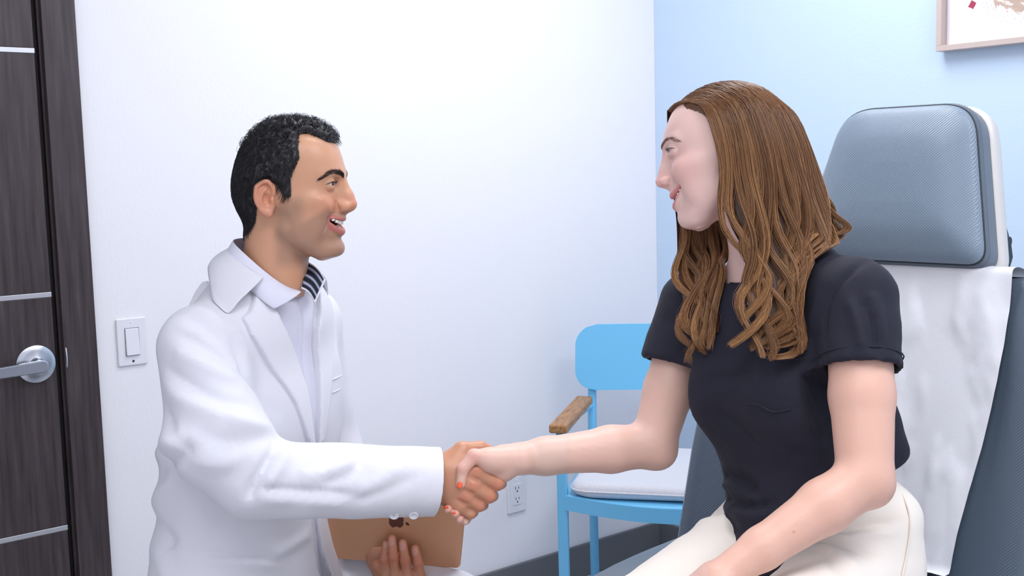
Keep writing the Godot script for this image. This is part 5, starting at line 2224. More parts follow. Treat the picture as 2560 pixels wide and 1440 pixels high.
func woman_shirt() -> Sdf:
	var s := Sdf.new()
	woman_torso(s, 0.006)
	# loose hem gathered over the lap
	s.ell(Vector3(0.415, 0.770, -1.682), Vector3(0.085, 0.085, 0.100), 0.04, 0, wb)
	s.ell(Vector3(0.385, 0.745, -1.652), Vector3(0.060, 0.060, 0.058), 0.03, 0, wb)
	s.cap(Vector3(0.566, 0.955, -1.715), Vector3(0.574, 0.905, -1.695), 0.030, 0.032, 0.03)
	# round neckline
	s.cap(Vector3(0.405, 1.155, -1.800), Vector3(0.385, 1.30, -1.815), 0.062, 0.090, 0.004, 1)
	# sleeves end above the elbow and are hollow
	for q in [[W_LS, W_LE, 0.128], [W_RS, W_RE, 0.130]]:
		var a: Vector3 = q[0]
		var d: Vector3 = (q[1] - a).normalized()
		var L: float = q[2]
		s.cap(a + Vector3(0, 0.004, 0), a + d * (L + 0.03), 0.058, 0.061, 0.03)
	for q in [[W_LS, W_LE, 0.106], [W_RS, W_RE, 0.103]]:
		var a: Vector3 = q[0]
		var d: Vector3 = (q[1] - a).normalized()
		var L: float = q[2]
		var up := (W_F - d * W_F.dot(d)).normalized()
		var cbas := Basis(d, up, d.cross(up))
		s.cap(a + d * (L - 0.012), a + d * (L + 0.08), 0.0490, 0.0500, 0.003, 1)
		s.box(a + d * (L + 0.07), Vector3(0.07, 0.078, 0.078), 0.002, 0.002, 1, cbas)
	return s

func woman_arms() -> Sdf:
	var s := Sdf.new()
	# near arm rests along the thigh
	s.cap(W_LS, W_LS.lerp(W_LE, 0.55), 0.046, 0.0455, 0.01)
	s.cap(W_LS.lerp(W_LE, 0.55), W_LE, 0.0455, 0.0385, 0.01)
	s.cap(W_LE, W_LE.lerp(W_LW, 0.28), 0.0372, 0.0368, 0.012)
	s.cap(W_LE.lerp(W_LW, 0.28), W_LE.lerp(W_LW, 0.7), 0.0368, 0.0280, 0.012)
	s.cap(W_LE.lerp(W_LW, 0.7), W_LW, 0.0280, 0.0222, 0.012)
	s.ell(W_LE + Vector3(0.013, -0.014, 0.0), Vector3(0.019, 0.021, 0.021), 0.02)
	# its hand lies on her thigh
	var d := (W_LW - W_LE).normalized()
	var side := d.cross(Vector3.UP).normalized()
	var k := W_LW + d * 0.075 + Vector3(0, -0.012, 0)
	for i in 4:
		var o := side * (0.027 - 0.018 * i)
		s.cap(W_LW + o * 0.55, k + o, 0.0165, 0.0115, 0.012)
		s.cap(k + o, k + o * 1.15 + d * 0.040 + Vector3(0, -0.014, 0), 0.0092, 0.0080, 0.003)
		s.cap(k + o * 1.15 + d * 0.040 + Vector3(0, -0.014, 0), k + o * 1.15 + d * (0.066 - absf(i - 1.5) * 0.006) + Vector3(0, -0.032, 0), 0.0080, 0.0068, 0.003)
	s.cap(W_LW + side * 0.012, W_LW + d * 0.045 + side * 0.040 + Vector3(0, -0.012, 0), 0.0150, 0.0105, 0.010)
	s.cap(W_LW + d * 0.045 + side * 0.040 + Vector3(0, -0.012, 0), W_LW + d * 0.080 + side * 0.046 + Vector3(0, -0.022, 0), 0.0098, 0.0080, 0.004)
	# far arm reaches out
	s.cap(W_RS, W_RS.lerp(W_RE, 0.6), 0.043, 0.0420, 0.01)
	s.cap(W_RS.lerp(W_RE, 0.6), W_RE, 0.0420, 0.0370, 0.01)
	s.cap(W_RE, W_RE.lerp(W_RW, 0.3), 0.0370, 0.0378, 0.014)
	s.cap(W_RE.lerp(W_RW, 0.3), W_RE.lerp(W_RW, 0.75), 0.0378, 0.0292, 0.012)
	s.cap(W_RE.lerp(W_RW, 0.75), W_RW, 0.0292, 0.0238, 0.012)
	s.ell(W_RE + Vector3(0.010, -0.014, 0.004), Vector3(0.024, 0.022, 0.022), 0.02)
	return s

func woman_right_hand() -> Sdf:
	var s := Sdf.new()
	# the forearm goes on into the sleeve's arm at the same girth
	var h := func(v: Vector3) -> Vector3: return hb.transposed() * (v - H_O)
	s.cap(h.call(W_RE.lerp(W_RW, 0.3)), h.call(W_RE.lerp(W_RW, 0.75)), 0.0384, 0.0298, 0.012)
	s.cap(h.call(W_RE.lerp(W_RW, 0.75)), h.call(W_RW), 0.0298, 0.0244, 0.012)
	s.cap(hp(1300, 1150, -0.008), hp(1262, 1153, -0.006), 0.0238, 0.0215, 0.01)
	# heel of the palm, ball of the thumb
	s.ell(hp(1262, 1178, -0.004), Vector3(0.016, 0.0145, 0.015), 0.010)
	s.cap(hp(1258, 1146, 0.002), hp(1222, 1146, 0.012), 0.0195, 0.0165, 0.010)
	s.ell(hp(1232, 1150, 0.010), Vector3(0.022, 0.0190, 0.0145), 0.010)
	# palm behind his fingers
	s.cap(hp(1256, 1165, -0.010), hp(1196, 1180, -0.026), 0.0180, 0.0150, 0.014)
	s.cap(hp(1250, 1180, -0.012), hp(1190, 1215, -0.026), 0.0160, 0.0140, 0.014)
	s.cap(hp(1245, 1150, -0.012), hp(1190, 1150, -0.026), 0.0160, 0.0140, 0.014)
	# thumb bends over the back of his hand
	s.cap(hp(1222, 1142, 0.013), hp(1186, 1136, 0.0175), 0.0140, 0.0112, 0.008)
	s.cap(hp(1186, 1136, 0.0175), hp(1159, 1166, 0.0235), 0.0112, 0.0092, 0.004)
	s.cap(hp(1159, 1166, 0.0235), hp(1153, 1203, 0.0245), 0.0092, 0.0078, 0.004)
	# fingers come round from below
	var mid := [hp(1152, 1228, -0.030), hp(1160, 1252, -0.026), hp(1168, 1275, -0.022), hp(1172, 1290, -0.020)]
	var bend := [hp(1128, 1264, -0.012), hp(1143, 1277, -0.008), hp(1154, 1291, -0.008), hp(1164, 1302, -0.012)]
	var tip := [hp(1121, 1268, 0.0140), hp(1140, 1280, 0.0130), hp(1150, 1296, 0.0080), hp(1163, 1304, -0.002)]
	for i in 4:
		s.cap(hp(1190, 1180 + 14 * i, -0.026), mid[i], 0.0105, 0.0086, 0.006)
		s.cap(mid[i], bend[i], 0.0086, 0.0078, 0.003)
		s.cap(bend[i], tip[i], 0.0078, 0.0068 if i < 2 else 0.0062, 0.003)
	# tendon along the wrist
	return s

func woman_trousers() -> Sdf:
	var s := Sdf.new()
	s.ell(W_HIP, Vector3(0.112, 0.105, 0.170), 0.04, 0, wb)
	s.ell(W_HIP + Vector3(0.02, 0.075, 0), Vector3(0.100, 0.075, 0.150), 0.04, 0, wb)
	var nh := W_HIP - W_R * 0.088
	var fh := W_HIP + W_R * 0.082
	var nk := nh + (W_F - W_R * 0.12).normalized() * 0.42 + Vector3(0, -0.045, 0)
	var fk := fh + (W_F + W_R * 0.06).normalized() * 0.42 + Vector3(0, -0.082, 0)
	s.cap(nh, nk, 0.083, 0.066, 0.03)
	s.cap(fh, fk, 0.088, 0.064, 0.03)
	s.cap(nk, nk + Vector3(-0.03, -0.42, 0.03), 0.064, 0.050, 0.02)
	s.cap(fk, fk + Vector3(-0.03, -0.42, 0.03), 0.064, 0.050, 0.02)
	return s

func woman_folds() -> Array:
	return [
		# T-shirt: gathered at the waist
		[[Vector3(0.328, 0.846, -1.774), Vector3(0.346, 0.861, -1.698), Vector3(0.365, 0.849, -1.656)], 0.009, -0.0085],
		[[Vector3(0.329, 0.833, -1.771), Vector3(0.345, 0.846, -1.691), Vector3(0.361, 0.836, -1.650)], 0.009, 0.0080],
		[[Vector3(0.327, 0.819, -1.759), Vector3(0.346, 0.828, -1.666), Vector3(0.381, 0.839, -1.632)], 0.009, -0.0085],
		[[Vector3(0.328, 0.806, -1.749), Vector3(0.344, 0.816, -1.655), Vector3(0.389, 0.829, -1.618)], 0.010, 0.0080],
		[[Vector3(0.329, 0.790, -1.688), Vector3(0.351, 0.796, -1.632), Vector3(0.393, 0.812, -1.609)], 0.009, -0.0075],
		[[Vector3(0.308, 0.963, -1.720), Vector3(0.339, 0.950, -1.690), Vector3(0.369, 0.920, -1.658)], 0.012, -0.0050],
		[[Vector3(0.297, 1.006, -1.730), Vector3(0.334, 1.024, -1.695), Vector3(0.369, 1.037, -1.656)], 0.011, -0.0040],
		# sleeve and armhole
		[[Vector3(0.479, 1.156, -1.588), Vector3(0.487, 1.119, -1.565), Vector3(0.490, 1.082, -1.546)], 0.009, 0.0060],
		[[Vector3(0.496, 1.156, -1.586), Vector3(0.502, 1.119, -1.563), Vector3(0.504, 1.082, -1.546)], 0.008, -0.0060],
		[[Vector3(0.513, 1.167, -1.585), Vector3(0.515, 1.124, -1.565), Vector3(0.513, 1.092, -1.550)], 0.009, 0.0050],
		[[Vector3(0.447, 1.082, -1.588), Vector3(0.451, 1.120, -1.604), Vector3(0.461, 1.158, -1.604), Vector3(0.484, 1.186, -1.603), Vector3(0.526, 1.202, -1.627)], 0.006, -0.0065],
		[[Vector3(0.444, 1.141, -1.627), Vector3(0.438, 1.087, -1.636), Vector3(0.428, 1.028, -1.632)], 0.011, 0.0060],
		[[Vector3(0.444, 1.066, -1.600), Vector3(0.450, 0.995, -1.642), Vector3(0.436, 0.941, -1.614)], 0.012, -0.0070],
		# trousers: creases from the hip into the lap
		[[Vector3(0.424, 0.800, -1.612), Vector3(0.474, 0.814, -1.583), Vector3(0.550, 0.824, -1.584)], 0.007, -0.0070],
		[[Vector3(0.424, 0.790, -1.600), Vector3(0.474, 0.806, -1.575), Vector3(0.550, 0.814, -1.580)], 0.009, 0.0060],
		[[Vector3(0.421, 0.788, -1.595), Vector3(0.451, 0.800, -1.562), Vector3(0.509, 0.785, -1.545)], 0.007, -0.0065],
		[[Vector3(0.418, 0.784, -1.590), Vector3(0.440, 0.796, -1.545), Vector3(0.480, 0.780, -1.515)], 0.010, 0.0050],
		[[Vector3(0.414, 0.780, -1.590), Vector3(0.430, 0.793, -1.527), Vector3(0.447, 0.778, -1.491)], 0.008, -0.0055],
		[[Vector3(0.351, 0.813, -1.721), Vector3(0.356, 0.794, -1.678), Vector3(0.368, 0.777, -1.656)], 0.009, -0.0070],
		[[Vector3(0.289, 0.788, -1.746), Vector3(0.325, 0.796, -1.760), Vector3(0.344, 0.812, -1.751)], 0.010, -0.0060],
		[[Vector3(0.277, 0.780, -1.732), Vector3(0.310, 0.794, -1.706), Vector3(0.341, 0.801, -1.702)], 0.010, 0.0050],
	]

func woman_details(t: Node3D, shirt: Sdf, trs: Sdf) -> void:
	# breast pocket edge, shoulder and sleeve seams of the T-shirt
	var navy := cloth_mat(Color(0.10, 0.10, 0.165), 0.85, 60.0, 0.02, 0.08)
	var c := Vector3(0.418, 0.0, -1.760)
	var b := MB.new()
	var path := []
	for i in 11:
		var l := lerpf(0.028, 0.098, i / 10.0)
		path.append(shirt.hit(c + Vector3(0, 0.985 + 0.004 * sin(i * 0.7), 0) - W_R * l + W_F * 0.35, -W_F, 0.5))
	b.tube(path, 0.0022, 6, true)
	part(b.mesh(), "pocket_edge", navy, t)
	b = MB.new()
	for q in [[W_LS, W_LE, 0.088], [W_RS, W_RE, 0.086]]:
		var a: Vector3 = q[0]
		var d: Vector3 = (q[1] - a).normalized()
		var x := (W_F - d * W_F.dot(d)).normalized()
		var y := d.cross(x)
		path = []
		for i in 25:
			var an := TAU * i / 24.0
			var dir := x * cos(an) + y * sin(an)
			path.append(shirt.hit(a + d * q[2] + dir * 0.14, -dir, 0.14) + dir * 0.0002)
		b.tube(path, 0.0011, 5, false)
	part(b.mesh(), "sleeve_seam", navy, t)
	# side seam of the trousers
	b = MB.new()
	path = []
	for q in [Vector3(0.577, 0.869, -1.686), Vector3(0.573, 0.847, -1.613), Vector3(0.573, 0.818, -1.590), Vector3(0.563, 0.782, -1.573), Vector3(0.549, 0.754, -1.552)]:
		path.append(trs.settle(q, 0.0004))
	b.tube(smooth_path(path, 6), 0.0016, 6, true)
	part(b.mesh(), "side_seam", cloth_mat(Color(0.93, 0.895, 0.85)), t)

# locks of hair: guide curves from root to tip, strands laid between neighbouring guides
func hair_sheet(sb: MB, under: MB, guides: Array, count: int, locks: int, rng: RandomNumberGenerator, xf: Transform3D, puff: float, wave: float, rest: Sdf, inward := 1.0) -> void:
	var g := []
	for q in guides:
		g.append(smooth_path(q, 5))
	var m: int = g[0].size()
	var rows := []
	var ctr := Vector3(0.0, 0.0, 0.0)
	# the sheet the strands lie on
	var subs := 4
	for i in (g.size() - 1) * subs + 1:
		var a := float(i) / subs
		rows.append(sheet_row(g, a, m))
	var from := under.v.size()
	var rr := []
	for r in rows:
		var ring := PackedVector3Array()
		for j in m:
			var p: Vector3 = r[j]
			var u := float(j) / (m - 1)
			ring.append(clear_of(rest, xf * (p - (p - Vector3(0, p.y * 0.6, -0.01)).normalized() * 0.006 * (1.0 - u * 0.5) * inward), 0.002, u))
		rr.append(ring)
	under.col = lin(0.27, 0.175, 0.115)
	var cut := []
	for ring in rr:
		cut.append(ring.slice(0, int(m * 0.86)))
	under.loft(cut, false)
	under.face_out(from, xf * Vector3(0.0, 0.0, -0.05))
	var lk := []
	for i in locks:
		lk.append([i * 1.1 + rng.randf() * 1.6, rng.randf_range(0.75, 1.3), rng.randf_range(-1, 1), rng.randf_range(0.0, 1.0), rng.randf_range(0.86, 1.06)])
	for k in count:
		var s := rng.randf()
		var li := mini(int(s * locks), locks - 1)
		var L: Array = lk[li]
		var sc := (li + 0.5) / locks
		var lift := rng.randf() * puff
		var tone := clampf(L[3] * 0.35 + rng.randf() * 0.65, 0, 1)
		var own := rng.randf_range(-0.0022, 0.0022)
		var fat := rng.randf_range(0.00030, 0.00052)
		var path := []
		var rad := []
		var cols := []
		var stop: float = L[4] * rng.randf_range(0.90, 1.0)
		var ph := rng.randf() * TAU
		var n := 26
		var span := g.size() - 1.001
		for j in n:
			var u := float(j) / (n - 1) * minf(1.0, stop)
			var clump := smoothstep(0.25, 0.85, u) * 0.60 - smoothstep(0.85, 1.0, u) * 0.15
			var ss := lerpf(s, sc, clump)
			var p := sheet_at(g, ss * span, u * (m - 1.001), m)
			var w := smoothstep(0.30, 0.80, u) * wave
			var q: float = u * 13.5 * L[1] + L[0]
			var nrm := (p - Vector3(-0.01, p.y * 0.7, -0.02)).normalized()
			if inward < 0.0:
				nrm = -nrm * 0.8
			p += nrm * (lift * (0.4 + 0.6 * sin(minf(u * 1.5, 1.0) * PI / 2)) + w * 0.8 * sin(q + 1.2))
			p += Vector3(cos(q) * w + own, 0, 0) + Vector3(sin(ph + u * 9.0), 0, cos(ph + u * 7.0)) * 0.0012 * u * (5.0 if k % 16 == 0 else 1.0)
			path.append(clear_of(rest, xf * p, 0.004 + lift * 0.8, u))
			rad.append(fat * (1.0 - 0.65 * smoothstep(0.7, 1.0, float(j) / (n - 1))))
			var dark := lin(0.30, 0.195, 0.13)
			var mid := lin(0.50, 0.335, 0.215)
			var light := lin(0.82, 0.62, 0.41)
			var c := dark.lerp(mid, clampf(0.25 + tone * 0.7 + u * 0.35, 0, 1)).lerp(light, clampf((tone - 0.35) * 1.4, 0, 1) * (0.35 + 0.65 * smoothstep(0.1, 0.7, u)))
			cols.append(c)
		var v0 := sb.v.size()
		sb.tube(path, rad, 3, false)
		for j in n:
			for e in 3:
				sb.c[v0 + j * 3 + e] = cols[j]

func clear_of(rest: Sdf, p: Vector3, lift: float, u: float) -> Vector3:
	# hair lies on the shirt, never inside it
	var d := rest.at(p)
	if d >= lift:
		return p
	for i in 3:
		p += rest.grad(p, rest.all(), 0.002) * (lift - d)
		d = rest.at(p)
		if d > lift * 0.8:
			break
	return p

func sheet_row(g: Array, a: float, m: int) -> Array:
	var out := []
	for j in m:
		out.append(sheet_at(g, minf(a, g.size() - 1.001), float(j) * 0.9999, m))
	return out

func sheet_at(g: Array, a: float, b: float, m: int) -> Vector3:
	var i := clampi(int(a), 0, g.size() - 2)
	var t := a - i
	var j := clampi(int(b), 0, m - 2)
	var v := b - j
	var p0: Vector3 = g[maxi(i - 1, 0)][j].lerp(g[maxi(i - 1, 0)][j + 1], v)
	var p1: Vector3 = g[i][j].lerp(g[i][j + 1], v)
	var p2: Vector3 = g[i + 1][j].lerp(g[i + 1][j + 1], v)
	var p3: Vector3 = g[mini(i + 2, g.size() - 1)][j].lerp(g[mini(i + 2, g.size() - 1)][j + 1], v)
	return (p1 * 2.0 + (p2 - p0) * t + (p0 * 2.0 - p1 * 5.0 + p2 * 4.0 - p3) * t * t + (p1 * 3.0 - p0 - p2 * 3.0 + p3) * t * t * t) * 0.5

func hg(pts: Array) -> Array:
	# guide points: right, down and out towards the photographer, in millimetres from the middle of the head
	var out := []
	for p in pts:
		var y: float = p[1]
		if y < -60.0:
			y = -60.0 + (y + 60.0) * 0.84
		out.append(Vector3(p[0], -y, p[2]) * 0.001)
	return out

func woman_hair(t: Node3D, head: Dictionary) -> void:
	var rng := RandomNumberGenerator.new()
	rng.seed = 21
	var xf := Transform3D(hb, W_HEAD)
	var rest := Sdf.new()
	woman_torso(rest, 0.008)
	for q in [[W_LS, W_LE], [W_RS, W_RE]]:
		rest.cap(q[0], q[0].lerp(q[1], 0.6), 0.060, 0.062, 0.03)
	var hx := woman_head_xf()
	rest.ell(hx * Vector3(-0.006, 0.034, 0), Vector3(0.089, 0.077, 0.074), 0.01, 0, hx.basis)
	rest.cap(hx * Vector3(-0.012, -0.025, 0), Vector3(0.412, 1.200, -1.800), 0.050, 0.052, 0.02)
	var sb := MB.new()
	sb.use_col = true
	var ub := MB.new()
	ub.use_col = true
	var near := [
		hg([[-86, -84, -20], [-76, -92, 14], [-48, -80, 48], [-35, -36, 68], [-26, 14, 74], [-24, 66, 76], [-8, 114, 78], [14, 160, 88], [12, 212, 108], [2, 258, 126], [-4, 292, 134]]),
		hg([[-74, -96, -28], [-54, -102, 16], [-20, -80, 58], [-4, -26, 78], [2, 36, 84], [6, 90, 90], [14, 140, 96], [26, 190, 108], [34, 236, 122], [26, 276, 134], [14, 300, 140]]),
		hg([[-46, -110, -32], [-24, -111, 14], [16, -82, 60], [34, -24, 80], [44, 36, 88], [50, 96, 94], [58, 150, 102], [64, 200, 114], [62, 246, 126], [46, 282, 136], [24, 300, 140]]),
		hg([[-12, -117, -34], [10, -114, 12], [48, -84, 56], [68, -24, 76], [80, 38, 86], [88, 98, 94], [92, 150, 104], [90, 200, 116], [82, 246, 126], [66, 280, 134], [44, 298, 138]]),
		hg([[16, -119, -38], [42, -112, 6], [78, -78, 42], [100, -22, 58], [112, 36, 70], [116, 94, 84], [106, 146, 104], [99, 194, 116], [91, 240, 126], [80, 276, 132], [62, 294, 134]]),
		hg([[32, -116, -42], [62, -104, -12], [94, -70, 20], [114, -10, 34], [124, 40, 48], [129, 88, 66], [117, 130, 92], [107, 172, 112], [100, 212, 120], [94, 248, 126], [84, 276, 130]]),
	]
	hair_sheet(sb, ub, near, 4600, 20, rng, xf, 0.015, 0.019, rest)
	# the flick behind the neck
	var back := [
		hg([[34, -114, -22], [92, -72, 8], [120, -6, 14], [138, 46, 18], [160, 80, 22], [168, 106, 24], [156, 122, 22], [140, 122, 20]]),
		hg([[30, -112, -34], [90, -66, -10], [116, 0, -6], [132, 52, 0], [152, 86, 6], [158, 110, 10], [146, 126, 12], [130, 130, 12]]),
		hg([[20, -108, -44], [76, -58, -46], [100, 10, -48], [112, 66, -40], [116, 112, -30], [112, 126, -26], [107, 138, -22], [102, 148, -18]]),
		hg([[0, -102, -50], [52, -50, -70], [72, 20, -76], [80, 80, -68], [82, 130, -54], [78, 140, -50], [74, 150, -46], [70, 158, -42]]),
	]
	hair_sheet(sb, ub, back, 1300, 9, rng, xf, 0.010, 0.009, rest)
	# the far side falls in front of the other shoulder
	var far := [
		hg([[-86, -84, -20], [-80, -40, -58], [-72, 30, -76], [-66, 84, -74], [-66, 126, -64], [-68, 166, -48], [-66, 204, -24], [-64, 248, 0], [-58, 288, 18], [-52, 318, 28]]),
		hg([[-74, -95, -24], [-62, -50, -66], [-54, 20, -80], [-48, 80, -78], [-44, 128, -66], [-44, 172, -44], [-50, 216, -14], [-54, 256, 10], [-54, 292, 26], [-50, 322, 34]]),
		hg([[-50, -108, -28], [-38, -56, -72], [-28, 14, -84], [-20, 78, -78], [-16, 130, -60], [-16, 176, -34], [-24, 220, -4], [-32, 258, 22], [-38, 290, 36], [-42, 314, 42]]),
		hg([[-20, -114, -32], [-8, -58, -76], [4, 10, -86], [10, 76, -76], [14, 130, -50], [10, 176, -18], [2, 218, 14], [-8, 254, 38], [-16, 282, 50], [-24, 304, 56]]),
	]
	hair_sheet(sb, ub, far, 2000, 11, rng, xf, 0.010, 0.018, rest, -1.4)
	# roots cover the scalp
	var wx := woman_head_xf()
	var V: PackedVector3Array = head.v
	var I: PackedInt32Array = head.i
	var bd := Body.new()
	var nn := bd.normals(V, I)
	var map := {}
	var mk := PackedFloat32Array()
	mk.resize(V.size())
	for k in V.size():
		var p := V[k]
		mk[k] = lerpf(0.066, lerpf(0.028, 0.050, smoothstep(0.060, 0.090, p.y)), smoothstep(0.010, 0.045, absf(p.z))) - p.x - maxf(0.0, 0.088 - p.y) * 0.25 if p.y > -0.02 else -1.0
	var hb2 := Body.new()
	for k in range(0, I.size(), 3):
		if mk[I[k]] < 0.0 or mk[I[k + 1]] < 0.0 or mk[I[k + 2]] < 0.0:
			continue
		for j in 3:
			var a := I[k + j]
			if not map.has(a):
				map[a] = hb2.v.size()
				hb2.v.append(wx * (V[a] + nn[a] * (0.0005 + 0.0035 * smoothstep(0.0, 0.02, mk[a]))))
			hb2.i.append(map[a])
	hb2.n = hb2.normals(hb2.v, hb2.i)
	for k in hb2.v.size():
		ub.v.append(hb2.v[k])
		ub.n.append(hb2.n[k])
		ub.c.append(lin(0.40, 0.265, 0.175))
	var base := ub.v.size() - hb2.v.size()
	for k in hb2.i:
		ub.idx.append(base + k)
	var hm := StandardMaterial3D.new()
	hm.vertex_color_use_as_albedo = true
	hm.roughness = 0.33
	hm.cull_mode = BaseMaterial3D.CULL_DISABLED
	part(ub.mesh(), "hair", hm, t, "long wavy light brown hair")
	var o := part(sb.mesh(), "hair_strands", hm, t)
	o.set_meta("kind", "stuff")

func build_woman() -> void:
	var t0 := Time.get_ticks_msec()
	var hs := woman_head()
	var ec := Vector3(0.0745, 0.0280, 0.0300)
	eyelids(hs, ec, 0.0118, 0.0030, -0.0022, 0.20)
	var shirt := woman_shirt()
	var arms := woman_arms()
	var rh := woman_right_hand()
	var trs := woman_trousers()
	var sh := [shoe(Vector3(0.16, 0.16, -1.34), W_F), shoe(Vector3(0.03, 0.14, -1.52), W_F)]
	var res := run_jobs([
		func(): return hs.mesh(Vector3(-0.13, -0.24, -0.2), Vector3(0.14, 0.13, 0.2), 0.0022),
		func(): return shirt.mesh(Vector3(0.15, 0.66, -2.02), Vector3(0.68, 1.24, -1.45), 0.0055),
		func(): return arms.mesh(Vector3(-0.06, 0.7, -2.0), Vector3(0.6, 1.2, -1.38), 0.0045),
		func(): return rh.mesh(hp(1090, 1330, -0.06), hp(1420, 1080, 0.05), 0.0018),
		func(): return trs.mesh(Vector3(-0.05, 0.1, -2.0), Vector3(0.72, 0.95, -1.2), 0.007),
		func(): return sh[0].mesh(Vector3(-0.2, 0.1, -1.6), Vector3(0.4, 0.35, -1.0), 0.008),
		func(): return sh[1].mesh(Vector3(-0.3, 0.1, -1.8), Vector3(0.3, 0.35, -1.2), 0.008),
	])
	var skin := lin(0.905, 0.745, 0.680)
	var red := lin(0.88, 0.60, 0.54)
	var t := thing("person", "smiling woman with long wavy brown hair and navy T-shirt, seated on the exam chair", "person")
	var wx := woman_head_xf()
	var b := Body.new()
	b.take(res[0], wx, woman_skin)
	var fr := FastNoiseLite.new()
	fr.frequency = 160.0
	fr.seed = 8
	b.take(res[2], Transform3D(), func(p, _n):
		var f := smoothstep(0.62, 0.75, fr.get_noise_3dv(p))
		return lin(0.895, 0.715, 0.635).lerp(lin(0.72, 0.48, 0.38), f * 0.6) if p.x > 0.25 and p.z > -1.75 else skin)
	var hx := Transform3D(hb, H_O)
	b.take(res[3], hx, hand_paint(skin, red, [hp(1186, 1136, 0.028), hp(1159, 1166, 0.032), hp(1121, 1268, 0.019), hp(1140, 1280, 0.018), hp(1150, 1296, 0.014)], [], red))
	part(b.mesh(), "body", skin_mat(0.45), t)
	# painted nails: thumb and two fingertips
	var polish := flat_mat(Color(1.0, 0.42, 0.26), 0.18)
	for q in [[Vector3(1151.5, 1204, 0.0330), Vector3(-0.10, -1, 0.05), Vector3(-0.25, 0.05, 0.95), 0.0058, 0.0046], [Vector3(1118, 1264, 0.0205), Vector3(-0.5, 0.75, 0.45), Vector3(-0.25, -0.2, 0.9), 0.0042, 0.0036], [Vector3(1137, 1279, 0.0190), Vector3(-0.35, 0.85, 0.4), Vector3(-0.2, -0.15, 0.9), 0.0040, 0.0034]]:
		var c: Vector3 = hp(q[0].x, q[0].y, q[0].z)
		var ax: Vector3 = q[1].normalized()
		var nn: Vector3 = (q[2] - ax * ax.dot(q[2])).normalized()
		var nb := MB.new()
		var side: Vector3 = ax.cross(nn)
		nb.lathe([Vector2(0.0, 1.0), Vector2(0.35, 0.95), Vector2(0.65, 0.80), Vector2(0.88, 0.5), Vector2(1.0, 0.0), Vector2(0.8, -0.8)], 20, hx * Transform3D(Basis(ax * q[3], nn * 0.0015, side * q[4]), c - nn * 0.0010))
		nb.face_out(0, hx * (c - nn * 0.004))
		part(nb.mesh(), "fingernail", polish, t, "orange painted fingernail")
	var ns := FastNoiseLite.new()
	ns.frequency = 7.0
	ns.seed = 14
	ns.fractal_octaves = 3
	b = Body.new()
	var folds := prep_folds(woman_folds())
	b.take(res[1], Transform3D(), func(_p, _n): return Color(1, 1, 1), func(p, _n): return ns.get_noise_3d(p.x, p.y * 1.3, p.z) * (0.004 + 0.010 * smoothstep(0.86, 0.74, p.y)) + fold_shift(folds, p))
	part(b.mesh(), "shirt", cloth_mat(Color(0.095, 0.095, 0.16), 0.85, 60.0, 0.02, 0.08), t, "dark navy short-sleeved T-shirt")
	b = Body.new()
	b.take(res[4], Transform3D(), func(_p, _n): return Color(1, 1, 1), func(p, _n): return ns.get_noise_3d(p.x, p.y, p.z) * 0.004 + fold_shift(folds, p))
	part(b.mesh(), "trousers", cloth_mat(Color(0.945, 0.915, 0.875), 0.85), t, "cream cotton trousers")
	for k in [5, 6]:
		b = Body.new()
		b.take(res[k], Transform3D(), func(_p, _n): return Color(1, 1, 1))
		part(b.mesh(), "shoe", flat_mat(Color(0.85, 0.84, 0.82), 0.6), t)
	make_eyes(t, wx, ec, 0.0118, Vector3(1, 0.06, 0.0), lin(0.30, 0.36, 0.40), Color(0.15, 0.09, 0.07), 0.0030, 0.20)
	var rng := RandomNumberGenerator.new()
	rng.seed = 6
	var br := make_brow(hs, [Vector3(0.100, 0.0375, 0.011), Vector3(0.096, 0.0425, 0.020), Vector3(0.087, 0.0460, 0.030), Vector3(0.076, 0.0445, 0.040), Vector3(0.066, 0.0385, 0.047)], [0.0024, 0.0010], 150, rng, wx, 0.00017)
	for b2 in br:
		part(b2.mesh(), "eyebrow", flat_mat(Color(0.52, 0.39, 0.32), 0.6), t)
	var te := make_teeth(wx, Vector3(0.0900, -0.0420, 0), 23.0, 20.0, 8, Vector3(0.005, 0.0078, 0.0058))
	part(te.mesh(), "upper_teeth", flat_mat(Color(0.93, 0.91, 0.89), 0.18), t)
	woman_details(t, shirt, trs)
	woman_hair(t, res[0])

func cloth_mat(c: Color, rough := 0.82, fine := 60.0, depth := 0.02, rim := 0.2) -> StandardMaterial3D:
	var m := StandardMaterial3D.new()
	m.albedo_color = c
	m.roughness = rough
	m.heightmap_enabled = true
	m.heightmap_texture = noise_tex(0.3, 256, 256, [], 41, 2)
	m.heightmap_scale = depth
	m.uv1_triplanar = true
	m.uv1_scale = Vector3(fine, fine, fine) * 0.2
	m.rim_enabled = true
	m.rim = rim
	m.rim_tint = 0.3
	return m

func build_people() -> void:
	var t0 := Time.get_ticks_msec()
	if DEV_RAYS:
		dev_rays()
	build_man()
	build_woman()
const DEV_RAYS := false

